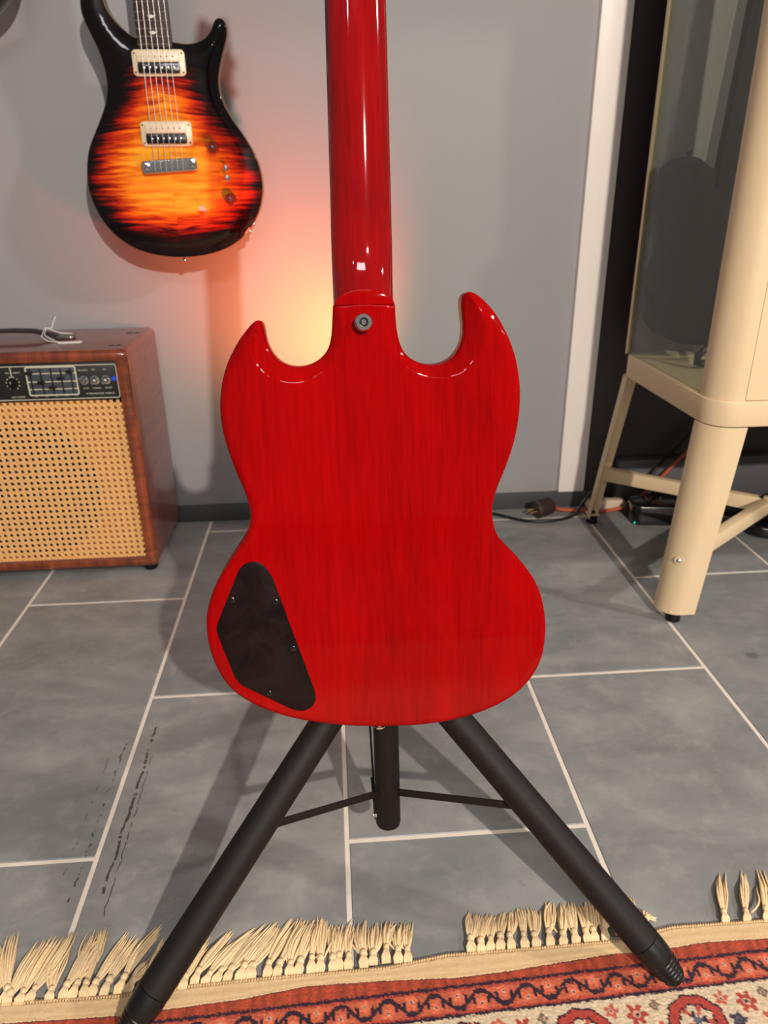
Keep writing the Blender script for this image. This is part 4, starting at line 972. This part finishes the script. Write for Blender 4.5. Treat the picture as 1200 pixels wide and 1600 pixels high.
HK = thing('guitar_stand', 'small black folding guitar stand on the display cabinet floor', 'stand', (0.74, 1.40, CZ1 + 0.0022))
MB().tube([(0.030, -0.010, 0.105), (0.014, -0.016, 0.070), (-0.008, -0.02, 0.044), (-0.032, -0.02, 0.022), (-0.034, -0.024, 0.009), (-0.022, -0.028, 0.007), (0.000, -0.03, 0.007), (0.014, -0.03, 0.014), (0.024, -0.03, 0.030)], [0.003, 0.004, 0.006, 0.008, 0.0085, 0.0075, 0.0065, 0.007, 0.007], 12).tube([(0.10, -0.02, 0.10), (0.11, -0.024, 0.03), (0.115, -0.03, 0.008), (0.09, -0.03, 0.007)], [0.003, 0.006, 0.0075, 0.0065], 12).tube([(0.020, -0.012, 0.085), (0.100, -0.018, 0.085)], 0.004, 8).build('support_arm', M['rubber'], HK)
MB().tube([(0.030, -0.010, 0.103), (0.032, 0.0, 0.008), (0.098, 0.0, 0.008), (0.100, -0.02, 0.098)], 0.004, 8).build('base_frame', M['rubber'], HK)

# ------------------------------------------------------------------ cables and clutter on the floor by the wall
M['orange'] = simple('orange_cable', (176, 78, 48), 0.5)
M['plug'] = simple('brown_black_plug', (58, 42, 38), 0.5)
M['brass'] = simple('brass_prong', (220, 185, 130), 0.25, 1.0)
def cord(name, label, pts, r, m, cat='cable'):
    P_ = catmull(np.array(pts), 6, closed=False)
    o = MB().tube([tuple(p) for p in P_], r, 8).build(name, m)
    return tag(o, label, cat)
PL = thing('power_plug', 'dark two-pin power plug lying on the floor by the white trim', 'plug', (0.505, 1.634, 0.0245), (0, math.radians(8), math.radians(197)))
pf = [(0, 0.012), (0.002, 0.0222), (0.010, 0.0228)]
for kk in range(7): pf += [(0.012 + kk * 0.0048, 0.0226 - kk * 0.0003), (0.0135 + kk * 0.0048, 0.0200 - kk * 0.0003), (0.015 + kk * 0.0048, 0.0226 - kk * 0.0003)]
pf += [(0.048, 0.0190), (0.056, 0.008), (0.058, 0.004)]
MB().lathe((0.024, 0, 0), (-1, 0, 0), pf, 22).build('plug_body', M['plug'], PL, angle=40)
for s_ in (-1, 1):
    MB().tube([(0.022, s_ * 0.0075, 0.0), (0.040, s_ * 0.0075, 0)], [0.0028, 0.0026], 10).build('prong', M['brass'], PL)
cord('power_cable', 'orange cable running from the dark plug behind the cabinet leg', [(0.538, 1.650, 0.022), (0.552, 1.652, 0.010), (0.60, 1.650, 0.006), (0.66, 1.640, 0.006), (0.715, 1.640, 0.016), (0.76, 1.645, 0.045), (0.80, 1.650, 0.085), (0.86, 1.655, 0.150), (0.92, 1.660, 0.21)], 0.0048, M['orange'])
cord('power_cable', 'black cable lying along the wall left of the plug and rising behind the cabinet leg', [(0.30, 1.672, 0.005), (0.38, 1.655, 0.005), (0.45, 1.606, 0.005), (0.52, 1.596, 0.006), (0.575, 1.606, 0.014), (0.603, 1.625, 0.040), (0.637, 1.640, 0.070), (0.68, 1.642, 0.088), (0.73, 1.652, 0.070), (0.775, 1.655, 0.050)], 0.0038, M['black_gloss'])
cord('power_cable', 'black cable hanging above the orange cable behind the cabinet', [(0.87, 1.668, 0.195), (0.845, 1.664, 0.165), (0.80, 1.655, 0.125), (0.77, 1.640, 0.085), (0.78, 1.620, 0.050)], 0.004, M['black_gloss'])
JB = thing('junction_box', 'cream oval junction box on the floor behind the rear cabinet leg', 'box', (0.672, 1.660, 0.0))
MB().prism(rrect(0, 0.0145, 0.100, 0.029, 0.013), -0.011, 0.011, 'xz').build('box_shell', simple('cream_plastic', (206, 186, 160), 0.5), JB, bevel=0.003, seg=3)
MB().lathe((-0.02, -0.011, 0.0145), (0, -1, 0), [(0, 0.003), (0.001, 0.0028)], 10).build('screw', M['steel'], JB)
def brick(name, label, loc, rz, sx, sy, sz, cat, led=None, extra=None, grp=None):
    t = thing(name, label, cat, loc, (0, 0, rz), grp)
    MB().prism(rrect(0, 0, sx, sy, min(sx, sy) * 0.25), 0.0, sz).build('shell', M['black_gloss'], t, bevel=0.005, seg=3)
    MB().tube([(sx / 2 - 0.002, 0, sz / 2), (sx / 2 + 0.02, 0, sz / 2), (sx / 2 + 0.04, 0.01, 0.006)], [0.006, 0.0045, 0.003], 8).build('cable_boot', M['rubber'], t)
    if led:
        kk = NT('led'); kk.p(Base_Color=led, Emission_Color=led, Emission_Strength=2.0)
        MB().lathe((-sx / 2 + 0.006, -sy / 2 + 0.001, 0.008), (0, -1, 0), [(0, 0.002), (0.0015, 0.001)], 8).build('indicator_light', kk.m, t)
    return t
brick('power_adapter', 'largest black power adapter on the floor between the cabinet legs', (0.800, 1.585, 0.0), math.radians(-8), 0.185, 0.075, 0.050, 'adapter', (0.0, 0.5, 0.25, 1))
brick('power_adapter', 'black power adapter by the wall behind the largest adapter', (0.85, 1.650, 0.0), math.radians(4), 0.12, 0.035, 0.062, 'adapter', (0.9, 0.05, 0.02, 1))
RL = thing('cable_reel', 'small round black plug socket on the floor left of the largest adapter', 'socket', (0.724, 1.618, 0.019), (0, 0, math.radians(15)))
MB().lathe((-0.018, 0, 0), (1, 0, 0), [(0, 0.012), (0.002, 0.018), (0.016, 0.0185), (0.017, 0.015), (0.021, 0.015), (0.022, 0.0175), (0.040, 0.0165), (0.042, 0.010)], 20).build('socket_body', M['rubber'], RL)
PB = thing('pedal', 'round-edged glossy black foot pedal on the floor under the cabinet brace', 'pedal', (1.035, 1.485, 0.0), (0, 0, math.radians(-20)))
MB().prism(rrect(0, 0, 0.17, 0.10, 0.035, 8), 0.002, 0.032).build('pedal_base', M['black_gloss'], PB, bevel=0.010, seg=4)
MB().prism(rrect(0.01, 0.01, 0.12, 0.06, 0.02, 6), 0.032, 0.044).build('treadle', M['rubber'], PB, bevel=0.004, seg=3)
PB2 = thing('gig_bag', 'long black padded bag lying along the wall behind the cabinet', 'bag', (1.16, 1.615, 0.0), (0, math.radians(-14), 0))
MB().prism(rrect(0, 0, 0.42, 0.075, 0.03, 6), 0.0, 0.055).build('bag_shell', M['rubber'], PB2, bevel=0.018, seg=4)
MB().tube([(-0.12, -0.03, 0.048), (-0.05, -0.042, 0.052), (0.05, -0.042, 0.052), (0.12, -0.03, 0.048)], 0.005, 8).build('handle', M['black_gloss'], PB2)
for q, (cx_, cy_, rr_) in enumerate(((0.90, 1.600, 0.035), (0.885, 1.485, 0.034))):
    pts = []
    for s_ in range(40):
        a = s_ / 40 * 2 * PI * 2.6; pts.append((cx_ + rr_ * (1 + 0.08 * math.sin(a * 0.7)) * math.cos(a), cy_ + rr_ * 0.7 * math.sin(a), 0.052 - 0.038 * q + 0.010 * math.sin(a * 0.9 + q) + s_ * 0.0004))
    o = MB().tube(pts, 0.003, 8).build('cable_coil', M['black_gloss'])
    tag(o, ('coil of thin black cable beside the wall adapter' if q == 0 else 'coil of black cable in front of the foot pedal'), 'cable')
cord('signal_cable', 'thin translucent grey cable looping down behind the front cabinet leg', [(0.895, 1.655, 0.26), (0.885, 1.650, 0.20), (0.89, 1.640, 0.155), (0.905, 1.625, 0.120), (0.915, 1.60, 0.085)], 0.0025, M['steel'])
